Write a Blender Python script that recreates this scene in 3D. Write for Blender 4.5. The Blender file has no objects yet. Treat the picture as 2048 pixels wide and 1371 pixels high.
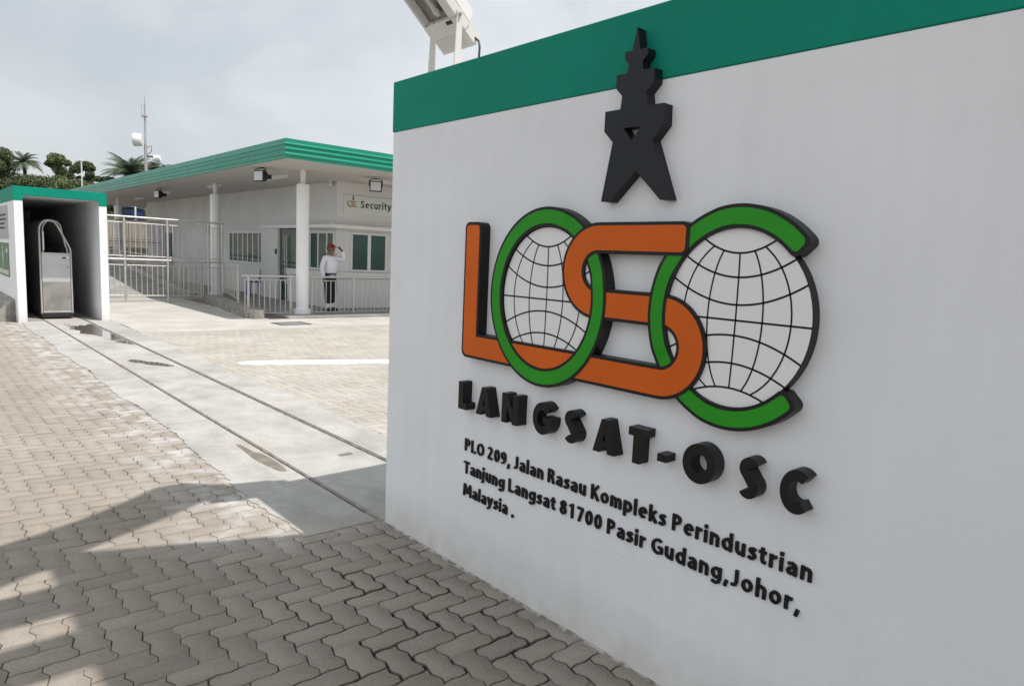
import bpy, bmesh, math, random
import numpy as np
from mathutils import Vector, Matrix
R = math.radians
random.seed(7); np.random.seed(7)
C = bpy.context.scene.collection
scn = bpy.context.scene

# ------------------------------------------------------------------ camera
H = 1.6
yaw, pitch, roll = .7348, -.1228, .0442
fw = Vector((math.sin(yaw)*math.cos(pitch), math.cos(yaw)*math.cos(pitch), math.sin(pitch)))
rt = Vector((math.cos(yaw), -math.sin(yaw), 0)); up = rt.cross(fw)
rt2 = math.cos(roll)*rt + math.sin(roll)*up
up2 = -math.sin(roll)*rt + math.cos(roll)*up
cam = bpy.data.objects.new('camera', bpy.data.cameras.new('camera')); C.objects.link(cam)
cam.data.lens = 24.0; cam.data.sensor_width = 36; cam.data.clip_end = 3000; cam.data.clip_start = .05
M = Matrix.Identity(4)
for i in range(3):
    M[i][0] = rt2[i]; M[i][1] = up2[i]; M[i][2] = -fw[i]
M[2][3] = H
cam.matrix_world = M
scn.camera = cam

# ------------------------------------------------------------------ sky, sun, exposure
SUN = Vector((.178, -.395, 1)).normalized()
elev = math.asin(SUN.z)
w = bpy.data.worlds.new('World'); scn.world = w; w.use_nodes = True
nt = w.node_tree; nt.nodes.clear(); N = nt.nodes.new; LK = nt.links.new
out = N('ShaderNodeOutputWorld')
sky = N('ShaderNodeTexSky'); sky.sky_type = 'NISHITA'; sky.sun_disc = False
sky.sun_elevation = elev; sky.sun_rotation = math.atan2(SUN.x, SUN.y)
sky.air_density = 1.0; sky.dust_density = 3.0
b1 = N('ShaderNodeBackground'); b1.inputs[1].default_value = .1; LK(sky.outputs[0], b1.inputs[0])
tc = N('ShaderNodeTexCoord')
mp = N('ShaderNodeMapping'); mp.inputs['Scale'].default_value = (1, 1, 1.7); mp.inputs['Location'].default_value = (.35, .2, .1)
LK(tc.outputs['Generated'], mp.inputs[0])
nz = N('ShaderNodeTexNoise'); nz.inputs['Scale'].default_value = 3.4; nz.inputs['Detail'].default_value = 8; nz.inputs['Roughness'].default_value = .5
nz.inputs['Distortion'].default_value = .25
LK(mp.outputs[0], nz.inputs['Vector'])
rp = N('ShaderNodeValToRGB'); rp.color_ramp.interpolation = 'EASE'
rp.color_ramp.elements[0].position = .36; rp.color_ramp.elements[0].color = (.60, .645, .685, 1)
rp.color_ramp.elements[1].position = .68; rp.color_ramp.elements[1].color = (.755, .785, .805, 1)
LK(nz.outputs[0], rp.inputs[0])
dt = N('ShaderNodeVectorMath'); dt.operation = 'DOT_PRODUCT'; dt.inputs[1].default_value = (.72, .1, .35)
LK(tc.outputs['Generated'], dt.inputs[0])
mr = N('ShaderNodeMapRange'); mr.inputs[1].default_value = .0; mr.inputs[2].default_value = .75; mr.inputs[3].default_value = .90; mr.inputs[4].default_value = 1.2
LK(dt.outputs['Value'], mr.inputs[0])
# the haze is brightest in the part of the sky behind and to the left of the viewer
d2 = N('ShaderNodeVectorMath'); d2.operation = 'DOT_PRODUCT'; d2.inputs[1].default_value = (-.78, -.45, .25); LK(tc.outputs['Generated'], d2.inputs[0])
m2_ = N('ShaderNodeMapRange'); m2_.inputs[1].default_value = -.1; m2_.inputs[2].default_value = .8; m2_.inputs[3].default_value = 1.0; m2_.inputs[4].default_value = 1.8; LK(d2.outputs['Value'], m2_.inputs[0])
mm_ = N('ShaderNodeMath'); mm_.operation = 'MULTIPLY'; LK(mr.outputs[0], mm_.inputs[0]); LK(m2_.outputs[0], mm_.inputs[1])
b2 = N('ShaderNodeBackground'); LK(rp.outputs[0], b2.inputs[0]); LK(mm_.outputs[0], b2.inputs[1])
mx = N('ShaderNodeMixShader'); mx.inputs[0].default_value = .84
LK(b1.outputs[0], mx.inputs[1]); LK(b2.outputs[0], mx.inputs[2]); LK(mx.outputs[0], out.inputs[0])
sl = bpy.data.lights.new('sun', 'SUN'); sl.energy = 4.5; sl.angle = R(.53); sl.color = (1, .955, .90)
so = bpy.data.objects.new('sun', sl); C.objects.link(so)
so.rotation_euler = SUN.to_track_quat('Z', 'Y').to_euler()
scn.view_settings.view_transform = 'Standard'; scn.view_settings.look = 'None'
scn.view_settings.exposure = .06; scn.view_settings.gamma = 1

# ------------------------------------------------------------------ materials
def mat(name, col, rough=.6, metal=0, var=.0, vscale=4, bump=0, bscale=60, col2=None, spec=.5, coat=0, detail=6, c2pos=(.42, .62)):
    m = bpy.data.materials.new(name); m.use_nodes = True
    t = m.node_tree; p = t.nodes['Principled BSDF']
    p.inputs['Base Color'].default_value = (*col, 1); p.inputs['Roughness'].default_value = rough
    p.inputs['Metallic'].default_value = metal; p.inputs['Specular IOR Level'].default_value = spec
    p.inputs['Coat Weight'].default_value = coat
    tc = t.nodes.new('ShaderNodeTexCoord')
    if var or col2:
        n = t.nodes.new('ShaderNodeTexNoise'); n.inputs['Scale'].default_value = vscale; n.inputs['Detail'].default_value = detail
        t.links.new(tc.outputs['Object'], n.inputs['Vector'])
        r = t.nodes.new('ShaderNodeValToRGB')
        r.color_ramp.elements[0].position = c2pos[0]; r.color_ramp.elements[1].position = c2pos[1]
        a = col2 if col2 else tuple(c*(1-var) for c in col)
        r.color_ramp.elements[0].color = (*a, 1); r.color_ramp.elements[1].color = (*col, 1)
        t.links.new(n.outputs[0], r.inputs[0]); t.links.new(r.outputs[0], p.inputs['Base Color'])
    if bump:
        n2 = t.nodes.new('ShaderNodeTexNoise'); n2.inputs['Scale'].default_value = bscale; n2.inputs['Detail'].default_value = 4
        t.links.new(tc.outputs['Object'], n2.inputs['Vector'])
        b = t.nodes.new('ShaderNodeBump'); b.inputs['Strength'].default_value = bump; b.inputs['Distance'].default_value = .004
        t.links.new(n2.outputs[0], b.inputs['Height']); t.links.new(b.outputs[0], p.inputs['Normal'])
    return m

white = mat('white_paint', (.80, .80, .79), .7, var=.06, vscale=1.3, bump=.25, bscale=45)
wallwhite = mat('wall_paint', (.82, .832, .855), .62, bump=.25, bscale=55, var=.05, vscale=.9)
def add_cracks(m):
    t = m.node_tree; p = t.nodes['Principled BSDF']
    src = p.inputs['Base Color'].links[0].from_socket
    tc = t.nodes.new('ShaderNodeTexCoord')
    n0 = t.nodes.new('ShaderNodeTexNoise'); n0.inputs['Scale'].default_value = 2.2; n0.inputs['Detail'].default_value = 8
    t.links.new(tc.outputs['Object'], n0.inputs['Vector'])
    sub = t.nodes.new('ShaderNodeMixRGB'); sub.inputs[0].default_value = .35
    t.links.new(tc.outputs['Object'], sub.inputs[1]); t.links.new(n0.outputs['Color'], sub.inputs[2])
    v = t.nodes.new('ShaderNodeTexVoronoi'); v.feature = 'DISTANCE_TO_EDGE'; v.inputs['Scale'].default_value = 1.7
    t.links.new(sub.outputs[0], v.inputs['Vector'])
    lt = t.nodes.new('ShaderNodeMapRange'); lt.inputs[1].default_value = 0; lt.inputs[2].default_value = .0045; lt.inputs[3].default_value = 1; lt.inputs[4].default_value = 0
    t.links.new(v.outputs['Distance'], lt.inputs[0])
    n1 = t.nodes.new('ShaderNodeTexNoise'); n1.inputs['Scale'].default_value = 1.6; n1.inputs['Detail'].default_value = 2
    t.links.new(tc.outputs['Object'], n1.inputs['Vector'])
    m2 = t.nodes.new('ShaderNodeMapRange'); m2.inputs[1].default_value = .52; m2.inputs[2].default_value = .66
    t.links.new(n1.outputs[0], m2.inputs[0])
    mu = t.nodes.new('ShaderNodeMath'); mu.operation = 'MULTIPLY'
    t.links.new(lt.outputs[0], mu.inputs[0]); t.links.new(m2.outputs[0], mu.inputs[1])
    mu2 = t.nodes.new('ShaderNodeMath'); mu2.operation = 'MULTIPLY'; mu2.inputs[1].default_value = .13
    t.links.new(mu.outputs[0], mu2.inputs[0])
    mxn = t.nodes.new('ShaderNodeMixRGB'); mxn.inputs[2].default_value = (.25, .24, .22, 1)
    t.links.new(mu2.outputs[0], mxn.inputs[0]); t.links.new(src, mxn.inputs[1])
    # mud splash on the lowest 20 cm
    sp = t.nodes.new('ShaderNodeSeparateXYZ'); t.links.new(tc.outputs['Object'], sp.inputs[0])
    g = t.nodes.new('ShaderNodeMapRange'); g.inputs[1].default_value = .0; g.inputs[2].default_value = .28; g.inputs[3].default_value = .95; g.inputs[4].default_value = 0
    t.links.new(sp.outputs['Z'], g.inputs[0])
    n3 = t.nodes.new('ShaderNodeTexNoise'); n3.inputs['Scale'].default_value = 9; n3.inputs['Detail'].default_value = 8
    t.links.new(tc.outputs['Object'], n3.inputs['Vector'])
    mu3 = t.nodes.new('ShaderNodeMath'); mu3.operation = 'MULTIPLY'
    t.links.new(g.outputs[0], mu3.inputs[0]); t.links.new(n3.outputs[0], mu3.inputs[1])
    mx2 = t.nodes.new('ShaderNodeMixRGB'); mx2.inputs[2].default_value = (.5, .44, .36, 1)
    t.links.new(mu3.outputs[0], mx2.inputs[0]); t.links.new(mxn.outputs[0], mx2.inputs[1])
    # faint rain runs and patchy repainting
    q = t.nodes.new('ShaderNodeMapping'); q.inputs['Scale'].default_value = (9, 9, .55); t.links.new(tc.outputs['Object'], q.inputs[0])
    n5 = t.nodes.new('ShaderNodeTexNoise'); n5.inputs['Scale'].default_value = 1.4; n5.inputs['Detail'].default_value = 6; t.links.new(q.outputs[0], n5.inputs['Vector'])
    r5 = t.nodes.new('ShaderNodeMapRange'); r5.inputs[1].default_value = .35; r5.inputs[2].default_value = .6; r5.inputs[3].default_value = .975; r5.inputs[4].default_value = 1.0; t.links.new(n5.outputs[0], r5.inputs[0])
    n6 = t.nodes.new('ShaderNodeTexNoise'); n6.inputs['Scale'].default_value = 2.3; n6.inputs['Detail'].default_value = 7; t.links.new(tc.outputs['Object'], n6.inputs['Vector'])
    r6 = t.nodes.new('ShaderNodeMapRange'); r6.inputs[1].default_value = .35; r6.inputs[2].default_value = .65; r6.inputs[3].default_value = .965; r6.inputs[4].default_value = 1.0; t.links.new(n6.outputs[0], r6.inputs[0])
    m7 = t.nodes.new('ShaderNodeMath'); m7.operation = 'MULTIPLY'; t.links.new(r5.outputs[0], m7.inputs[0]); t.links.new(r6.outputs[0], m7.inputs[1])
    m8 = t.nodes.new('ShaderNodeMixRGB'); m8.blend_type = 'MULTIPLY'; m8.inputs[0].default_value = 1
    t.links.new(mx2.outputs[0], m8.inputs[1]); t.links.new(m7.outputs[0], m8.inputs[2])
    t.links.new(m8.outputs[0], p.inputs['Base Color'])
add_cracks(wallwhite)
green = mat('green_paint', (.002, .245, .168), .55, bump=.2, bscale=45, var=.10, vscale=1.4, spec=.15)
fascia_green = mat('green_cladding', (.002, .235, .15), .26, var=.08, vscale=.8)
logo_green = mat('logo_green', (.022, .29, .014), .5, var=.08, vscale=3, spec=.25)
logo_orange = mat('logo_orange', (.66, .118, .008), .5, var=.09, vscale=3, spec=.25)
black = mat('black_lacquer', (.010, .009, .009), .45, bump=.06, bscale=80, spec=.3)
towerblack = mat('black_matt', (.010, .011, .015), .5, spec=.35)
globewhite = mat('globe_white', (.78, .78, .78), .5)
steel = mat('stainless', (.56, .54, .51), .42, metal=.4, var=.1, vscale=6)
shadesteel = mat('shaded_steel', (.05, .05, .05), .5, metal=.6, var=.15, vscale=6)  # gate steel darkened in colour for the shade inside the housing
panelsteel = mat('brushed_sheet', (.56, .54, .51), .33, metal=1, var=.25, vscale=3.5, bump=.05, bscale=9)
railsteel = mat('rail_steel', (.36, .32, .29), .5, metal=.4, var=.4, vscale=9)
groove = mat('rail_groove_dirt', (.27, .25, .23), .9, var=.4, vscale=12)
whitemetal = mat('white_enamel', (.74, .74, .72), .4, var=.04, vscale=5)
darkmetal = mat('black_metal', (.015, .015, .018), .45)
greymetal = mat('grey_metal', (.34, .34, .35), .45, metal=.5)
def concmat():
    m = mat('concrete', (.43, .42, .40), .85, bump=.7, bscale=30); t = m.node_tree; p = t.nodes['Principled BSDF']
    tc = t.nodes.new('ShaderNodeTexCoord')
    def noise(scale, detail, sx=1, sy=1, dist=0):
        q = t.nodes.new('ShaderNodeMapping'); q.inputs['Scale'].default_value = (sx, sy, 1); t.links.new(tc.outputs['Object'], q.inputs[0])
        n = t.nodes.new('ShaderNodeTexNoise'); n.inputs['Scale'].default_value = scale; n.inputs['Detail'].default_value = detail; n.inputs['Distortion'].default_value = dist
        n.inputs['Roughness'].default_value = .62; t.links.new(q.outputs[0], n.inputs['Vector']); return n.outputs[0]
    def ramp(src, stops):
        r = t.nodes.new('ShaderNodeValToRGB'); e = r.color_ramp.elements
        for k, (ps, c) in enumerate(stops):
            el = e[k] if k < 2 else e.new(ps)
            el.position = ps; el.color = (*c, 1)
        t.links.new(src, r.inputs[0]); return r.outputs[0]
    def mixc(a, b, mode='MULTIPLY', f=1):
        q = t.nodes.new('ShaderNodeMixRGB'); q.blend_type = mode; q.inputs[0].default_value = f
        t.links.new(a, q.inputs[1]); t.links.new(b, q.inputs[2]); return q.outputs[0]
    base = ramp(noise(1.1, 9, dist=.4), [(.30, (.285, .277, .263)), (.70, (.425, .417, .40)), (.5, (.365, .356, .34))])
    streak = ramp(noise(4.5, 9, 1.0, .8, .6), [(.34, (.86, .85, .84)), (.60, (1.04, 1.04, 1.04))])
    rust = ramp(noise(.9, 7, dist=.8), [(.54, (1, 1, 1)), (.70, (1.03, .93, .85))])
    fine = ramp(noise(60, 3), [(.3, (.88, .88, .88)), (.7, (1.08, 1.08, 1.08))])
    pits = ramp(noise(26, 2), [(.24, (.55, .5, .45)), (.29, (1, 1, 1))])
    c = mixc(mixc(mixc(mixc(base, streak), rust), fine), pits)
    t.links.new(c, p.inputs['Base Color']); return m
conc = concmat()
concdark = mat('rough_concrete', (.34, .32, .29), .9, col2=(.21, .195, .17), vscale=7, bump=1, bscale=30)
floorgrey = mat('floor_screed', (.30, .29, .28), .8, col2=(.22, .21, .2), vscale=2, bump=.2)
beige = mat('beige_render', (.46, .42, .36), .85, col2=(.36, .32, .27), vscale=1.1, bump=.3)
housepaint = mat('house_paint', (.70, .70, .69), .75, var=.09, vscale=.7, bump=.25, bscale=30)
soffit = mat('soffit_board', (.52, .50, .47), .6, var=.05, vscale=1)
glass = mat('tinted_glass', (.008, .06, .055), .04, spec=.7)
glass2 = mat('green_film_glass', (.006, .06, .045), .06, spec=.6)
lampglass = mat('lamp_glass', (.55, .58, .6), .08, spec=.8)
reflector = mat('lamp_reflector', (.42, .39, .35), .4, metal=.8, bump=1, bscale=110, var=.3, vscale=40)
paintline = mat('road_paint', (.83, .83, .81), .7, var=.12, vscale=14, bump=.2)
hillgreen = mat('grass_hill', (.07, .10, .035), .9, col2=(.04, .065, .025), vscale=.6, bump=.5, bscale=6)
bark = mat('bark', (.10, .08, .06), .9, var=.3, vscale=6)
blueP = mat('blue_plastic', (.012, .03, .25), .4)
blueT = mat('blue_cladding', (.02, .05, .17), .5, var=.2, vscale=1)
tealdoor = mat('teal_door', (.01, .10, .16), .4)
redcap = mat('red_felt', (.24, .012, .022), .8)
skin = mat('skin', (.20, .10, .065), .55)
shirtw = mat('white_shirt', (.74, .75, .80), .75, bump=.5, bscale=18)
trous = mat('navy_trousers', (.010, .012, .02), .8)
leather = mat('black_leather', (.012, .012, .012), .35)
panelgrey = mat('grey_notice', (.42, .43, .44), .5, var=.1, vscale=3)
panelgreen = mat('green_notice', (.10, .20, .12), .5, var=.1, vscale=3)
printdark = mat('dark_print', (.05, .07, .06), .6)
printwhite = mat('pale_print', (.7, .72, .7), .6)
printred = mat('red_print', (.45, .02, .03), .6)
signpale = mat('sign_face', (.66, .70, .68), .4)

def leafmat(name, c):
    m = mat(name, c, .6, spec=.3); t = m.node_tree; p = t.nodes['Principled BSDF']
    a = t.nodes.new('ShaderNodeAttribute'); a.attribute_name = 'tint'
    mm = t.nodes.new('ShaderNodeMixRGB'); mm.blend_type = 'MULTIPLY'; mm.inputs[0].default_value = 1
    mm.inputs[1].default_value = (*c, 1); t.links.new(a.outputs['Color'], mm.inputs[2])
    t.links.new(mm.outputs[0], p.inputs['Base Color'])
    return m
leafA = leafmat('leaf_dark', (.085, .115, .055)); leafB = leafmat('leaf_mid', (.11, .145, .065)); leafP = leafmat('palm_leaf', (.08, .11, .06))

def pavermat():
    m = mat('paver', (.3, .28, .26), .85, bump=.5, bscale=140); t = m.node_tree; p = t.nodes['Principled BSDF']
    a = t.nodes.new('ShaderNodeAttribute'); a.attribute_name = 'tint'
    tc = t.nodes.new('ShaderNodeTexCoord')
    n = t.nodes.new('ShaderNodeTexNoise'); n.inputs['Scale'].default_value = .9; n.inputs['Detail'].default_value = 9; n.inputs['Roughness'].default_value = .65
    t.links.new(tc.outputs['Object'], n.inputs['Vector'])
    r = t.nodes.new('ShaderNodeValToRGB')
    r.color_ramp.elements[0].position = .34; r.color_ramp.elements[0].color = (.245, .211, .176, 1)
    r.color_ramp.elements[1].position = .66; r.color_ramp.elements[1].color = (.312, .275, .236, 1)
    t.links.new(n.outputs[0], r.inputs[0])
    n2 = t.nodes.new('ShaderNodeTexNoise'); n2.inputs['Scale'].default_value = 90; n2.inputs['Detail'].default_value = 3
    t.links.new(tc.outputs['Object'], n2.inputs['Vector'])
    mr = t.nodes.new('ShaderNodeMapRange'); mr.inputs[1].default_value = .3; mr.inputs[2].default_value = .7; mr.inputs[3].default_value = .86; mr.inputs[4].default_value = 1.1
    t.links.new(n2.outputs[0], mr.inputs[0])
    mm = t.nodes.new('ShaderNodeMixRGB'); mm.blend_type = 'MULTIPLY'; mm.inputs[0].default_value = 1
    t.links.new(r.outputs[0], mm.inputs[1]); t.links.new(a.outputs['Color'], mm.inputs[2])
    m3 = t.nodes.new('ShaderNodeMixRGB'); m3.blend_type = 'MULTIPLY'; m3.inputs[0].default_value = 1
    t.links.new(mm.outputs[0], m3.inputs[1]); t.links.new(mr.outputs[0], m3.inputs[2])
    # pale cement smears along the concrete strip (x 1.2 .. 1.65)
    sp = t.nodes.new('ShaderNodeSeparateXYZ'); t.links.new(tc.outputs['Object'], sp.inputs[0])
    mk = t.nodes.new('ShaderNodeMapRange'); mk.inputs[1].default_value = .95; mk.inputs[2].default_value = 1.5; mk.inputs[3].default_value = 0; mk.inputs[4].default_value = 1
    t.links.new(sp.outputs['X'], mk.inputs[0])
    mk2 = t.nodes.new('ShaderNodeMapRange'); mk2.inputs[1].default_value = 3.3; mk2.inputs[2].default_value = 3.6; mk2.inputs[3].default_value = 0; mk2.inputs[4].default_value = 1
    t.links.new(sp.outputs['Y'], mk2.inputs[0])
    mk3 = t.nodes.new('ShaderNodeMapRange'); mk3.inputs[1].default_value = 2.5; mk3.inputs[2].default_value = 3; mk3.inputs[3].default_value = 1; mk3.inputs[4].default_value = 0
    t.links.new(sp.outputs['X'], mk3.inputs[0])
    n4 = t.nodes.new('ShaderNodeTexNoise'); n4.inputs['Scale'].default_value = 5; n4.inputs['Detail'].default_value = 8
    t.links.new(tc.outputs['Object'], n4.inputs['Vector'])
    m4 = t.nodes.new('ShaderNodeMapRange'); m4.inputs[1].default_value = .43; m4.inputs[2].default_value = .68
    t.links.new(n4.outputs[0], m4.inputs[0])
    prev = m4.outputs[0]
    for k in (mk, mk2, mk3):
        q = t.nodes.new('ShaderNodeMath'); q.operation = 'MULTIPLY'
        t.links.new(prev, q.inputs[0]); t.links.new(k.outputs[0], q.inputs[1]); prev = q.outputs[0]
    m5 = t.nodes.new('ShaderNodeMixRGB'); m5.inputs[2].default_value = (.45, .44, .425, 1)
    t.links.new(prev, m5.inputs[0]); t.links.new(m3.outputs[0], m5.inputs[1])
    t.links.new(m5.outputs[0], p.inputs['Base Color'])
    return m
paver = pavermat(); paverside = mat('paver_side_dirt', (.165, .138, .112), .9)
def jointmat():
    m = mat('joint_sand', (.2, .17, .14), .9); t = m.node_tree; p = t.nodes['Principled BSDF']
    tc = t.nodes.new('ShaderNodeTexCoord')
    dist = t.nodes.new('ShaderNodeVectorMath'); dist.operation = 'DISTANCE'; dist.inputs[1].default_value = (1.75, 2.25, 0)
    n = t.nodes.new('ShaderNodeTexNoise'); n.inputs['Scale'].default_value = 2.5; n.inputs['Detail'].default_value = 5
    t.links.new(tc.outputs['Object'], n.inputs['Vector'])
    ad = t.nodes.new('ShaderNodeMixRGB'); ad.inputs[0].default_value = .25
    t.links.new(tc.outputs['Object'], ad.inputs[1]); t.links.new(n.outputs['Color'], ad.inputs[2])
    t.links.new(tc.outputs['Object'], dist.inputs[0])
    r = t.nodes.new('ShaderNodeMapRange'); r.inputs[1].default_value = .55; r.inputs[2].default_value = 1.25; r.inputs[3].default_value = 0; r.inputs[4].default_value = 1
    t.links.new(dist.outputs['Value'], r.inputs[0])
    c = t.nodes.new('ShaderNodeMixRGB'); c.inputs[1].default_value = (.022, .018, .014, 1); c.inputs[2].default_value = (.19, .155, .125, 1)
    t.links.new(r.outputs[0], c.inputs[0]); t.links.new(c.outputs[0], p.inputs['Base Color'])
    rr = t.nodes.new('ShaderNodeMapRange'); rr.inputs[3].default_value = .25; rr.inputs[4].default_value = .95
    t.links.new(r.outputs[0], rr.inputs[0]); t.links.new(rr.outputs[0], p.inputs['Roughness'])
    return m
joint = jointmat()
water = mat('puddle_water', (.13, .115, .095), .03, spec=1.0)
damp = mat('damp_concrete', (.22, .20, .165), .35, col2=(.16, .14, .11), vscale=9)

# ------------------------------------------------------------------ helpers
def tag(o, label=None, cat=None, group=None, kind=None):
    if label: o['label'] = label
    if cat: o['category'] = cat
    if group: o['group'] = group
    if kind: o['kind'] = kind
    return o
def thing(name, label, cat, loc=(0, 0, 0), group=None):
    o = bpy.data.objects.new(name, None); C.objects.link(o); o.location = loc; o.empty_display_size = .2
    return tag(o, label, cat, group)
def rootloc(p):
    v = Vector((0, 0, 0))
    while p is not None:
        v += Vector(p.location); p = p.parent
    return v
class MB:
    def __init__(s): s.v = []; s.f = []; s.mi = []; s.m = 0; s.sm = []
    def add(s, vs, fs, smooth=False):
        n = len(s.v); s.v += [tuple(a) for a in vs]
        for f in fs: s.f.append([i+n for i in f]); s.mi.append(s.m); s.sm.append(smooth)
        return s
    def box(s, x0, x1, y0, y1, z0, z1):
        return s.add([(x0,y0,z0),(x1,y0,z0),(x1,y1,z0),(x0,y1,z0),(x0,y0,z1),(x1,y0,z1),(x1,y1,z1),(x0,y1,z1)],
                     [(0,3,2,1),(4,5,6,7),(0,1,5,4),(1,2,6,5),(2,3,7,6),(3,0,4,7)])
    def tube(s, pts, r, n=8, caps=True, smooth=True):
        pts = [Vector(p) for p in pts]; rs = r if isinstance(r, (list, tuple)) else [r]*len(pts)
        vs = []; a = None
        for i, p in enumerate(pts):
            d = (pts[min(i+1, len(pts)-1)] - pts[max(i-1, 0)]).normalized()
            if a is None:
                a = d.cross(Vector((0, 0, 1)))
                if a.length < .1: a = d.cross(Vector((1, 0, 0)))
            a = (a - d*a.dot(d)).normalized(); b = d.cross(a)
            for k in range(n):
                t = 2*math.pi*k/n; vs.append(p + (a*math.cos(t) + b*math.sin(t))*rs[i])
        fs = []
        for i in range(len(pts)-1):
            for k in range(n):
                fs.append((i*n+k, i*n+(k+1) % n, (i+1)*n+(k+1) % n, (i+1)*n+k))
        s.add(vs, fs, smooth)
        if caps:
            L = len(vs); s.add(vs[:n], [tuple(range(n-1, -1, -1))]); s.add(vs[L-n:], [tuple(range(n))])
        return s
    def prism(s, poly, fn, d0, d1):
        """convex/concave polygon (a,b) placed by fn(a,b,d)"""
        n = len(poly); A = [fn(a, b, d0) for a, b in poly]; B = [fn(a, b, d1) for a, b in poly]
        return s.add(A+B, [tuple(range(n-1, -1, -1)), tuple(range(n, 2*n))] + [(i, (i+1) % n, n+(i+1) % n, n+i) for i in range(n)])
    def lathe(s, prof, c, n=24, axis='z'):
        vs = []
        for r, z in prof:
            for k in range(n):
                t = 2*math.pi*k/n; p = (r*math.cos(t), r*math.sin(t), z)
                if axis == 'y': p = (p[0], p[2], p[1])
                if axis == 'x': p = (p[2], p[0], p[1])
                vs.append((p[0]+c[0], p[1]+c[1], p[2]+c[2]))
        m = len(prof)
        fs = [(i*n+k, i*n+(k+1) % n, (i+1)*n+(k+1) % n, (i+1)*n+k) for i in range(m-1) for k in range(n)]
        s.add(vs, fs, True); s.add(vs[:n], [tuple(range(n-1, -1, -1))]); s.add(vs[-n:], [tuple(range(n))])
        return s
    def ball(s, c, r, n=10, sc=(1, 1, 1)):
        prof = [(max(1e-4, math.sin(math.pi*i/n)), -math.cos(math.pi*i/n)) for i in range(n+1)]
        v0 = len(s.v); s.lathe(prof, (0, 0, 0), n*2)
        for i in range(v0, len(s.v)):
            a = s.v[i]; s.v[i] = (c[0]+a[0]*r*sc[0], c[1]+a[1]*r*sc[1], c[2]+a[2]*r*sc[2])
        return s
    def build(s, name, m, parent=None, bevel=0, seg=2, fixn=True):
        off = rootloc(parent) if parent else Vector((0, 0, 0))
        me = bpy.data.meshes.new(name); me.from_pydata([tuple(Vector(a)-off) for a in s.v], [], s.f)
        ms = m if isinstance(m, (list, tuple)) else [m]
        for x in ms: me.materials.append(x)
        for i, p in enumerate(me.polygons):
            p.material_index = s.mi[i]; p.use_smooth = s.sm[i]
        if fixn:
            bm = bmesh.new(); bm.from_mesh(me); bmesh.ops.recalc_face_normals(bm, faces=bm.faces); bm.to_mesh(me); bm.free()
        o = bpy.data.objects.new(name, me); C.objects.link(o)
        if parent: o.parent = parent
        if bevel:
            b = o.modifiers.new('bevel', 'BEVEL'); b.width = bevel; b.segments = seg; b.limit_method = 'ANGLE'; b.angle_limit = R(40)
        return o
def copy_tree(o, parent=None):
    c = o.copy(); C.objects.link(c); c.parent = parent
    for ch in list(o.children): copy_tree(ch, c)
    return c
def eval_mesh(o, name):
    dg = bpy.context.evaluated_depsgraph_get(); dg.update()
    me = bpy.data.meshes.new_from_object(o.evaluated_get(dg)); me.name = name
    return me
def curve_mesh(polys, depth, bev=0):
    """filled 2-D outline with holes -> (verts, faces), z from 0 to depth"""
    cu = bpy.data.curves.new('tmp', 'CURVE'); cu.dimensions = '2D'; cu.fill_mode = 'BOTH'
    for p in polys:
        sp = cu.splines.new('POLY'); sp.points.add(len(p)-1); sp.use_cyclic_u = True
        for i, (a, b) in enumerate(p): sp.points[i].co = (a, b, 0, 1)
    cu.extrude = depth/2; cu.bevel_depth = bev; cu.bevel_resolution = 1
    if bev: cu.offset = -bev
    o = bpy.data.objects.new('tmp', cu); C.objects.link(o); me = eval_mesh(o, 'tmp')
    vs = [(v.co.x, v.co.y, v.co.z + depth/2) for v in me.vertices]; fs = [list(p.vertices) for p in me.polygons]
    bpy.data.objects.remove(o); return vs, fs
# sign wall face: s runs to the reader's right (-y), z up, d out of the wall (-x)
WX = 2.1
def onwall(s, z, d): return (WX - d, -s, z)
def front(s, z, d, y=0): return (s, y - d, z)
def strip(pts, hw, closed=False):
    """left/right offset lines of a centre line with mitres"""
    P = [Vector(p) for p in pts]; n = len(P); Lf = []; Rt = []
    for i in range(n):
        a = P[(i-1) % n] if (closed or i > 0) else None; b = P[(i+1) % n] if (closed or i < n-1) else None
        d1 = (P[i]-a).normalized() if a is not None else (b-P[i]).normalized()
        d2 = (b-P[i]).normalized() if b is not None else d1
        t = (d1+d2).normalized(); nn = Vector((-t.y, t.x)); k = hw/max(.5, nn.dot(Vector((-d1.y, d1.x))))
        Lf.append(P[i]+nn*k); Rt.append(P[i]-nn*k)
    return Lf, Rt
def arc(c, r, a0, a1, n): return [(c[0]+r*math.cos(R(a0+(a1-a0)*i/n)), c[1]+r*math.sin(R(a0+(a1-a0)*i/n))) for i in range(n+1)]

# ------------------------------------------------------------------ ground
g = MB(); S = 900
g.add([(-S, -S, -.0125), (S, -S, -.0125), (S, S, -.0125), (-S, S, -.0125)], [(0, 1, 2, 3)]).build('ground', joint)
tag(bpy.data.objects['ground'], kind='structure')

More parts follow.
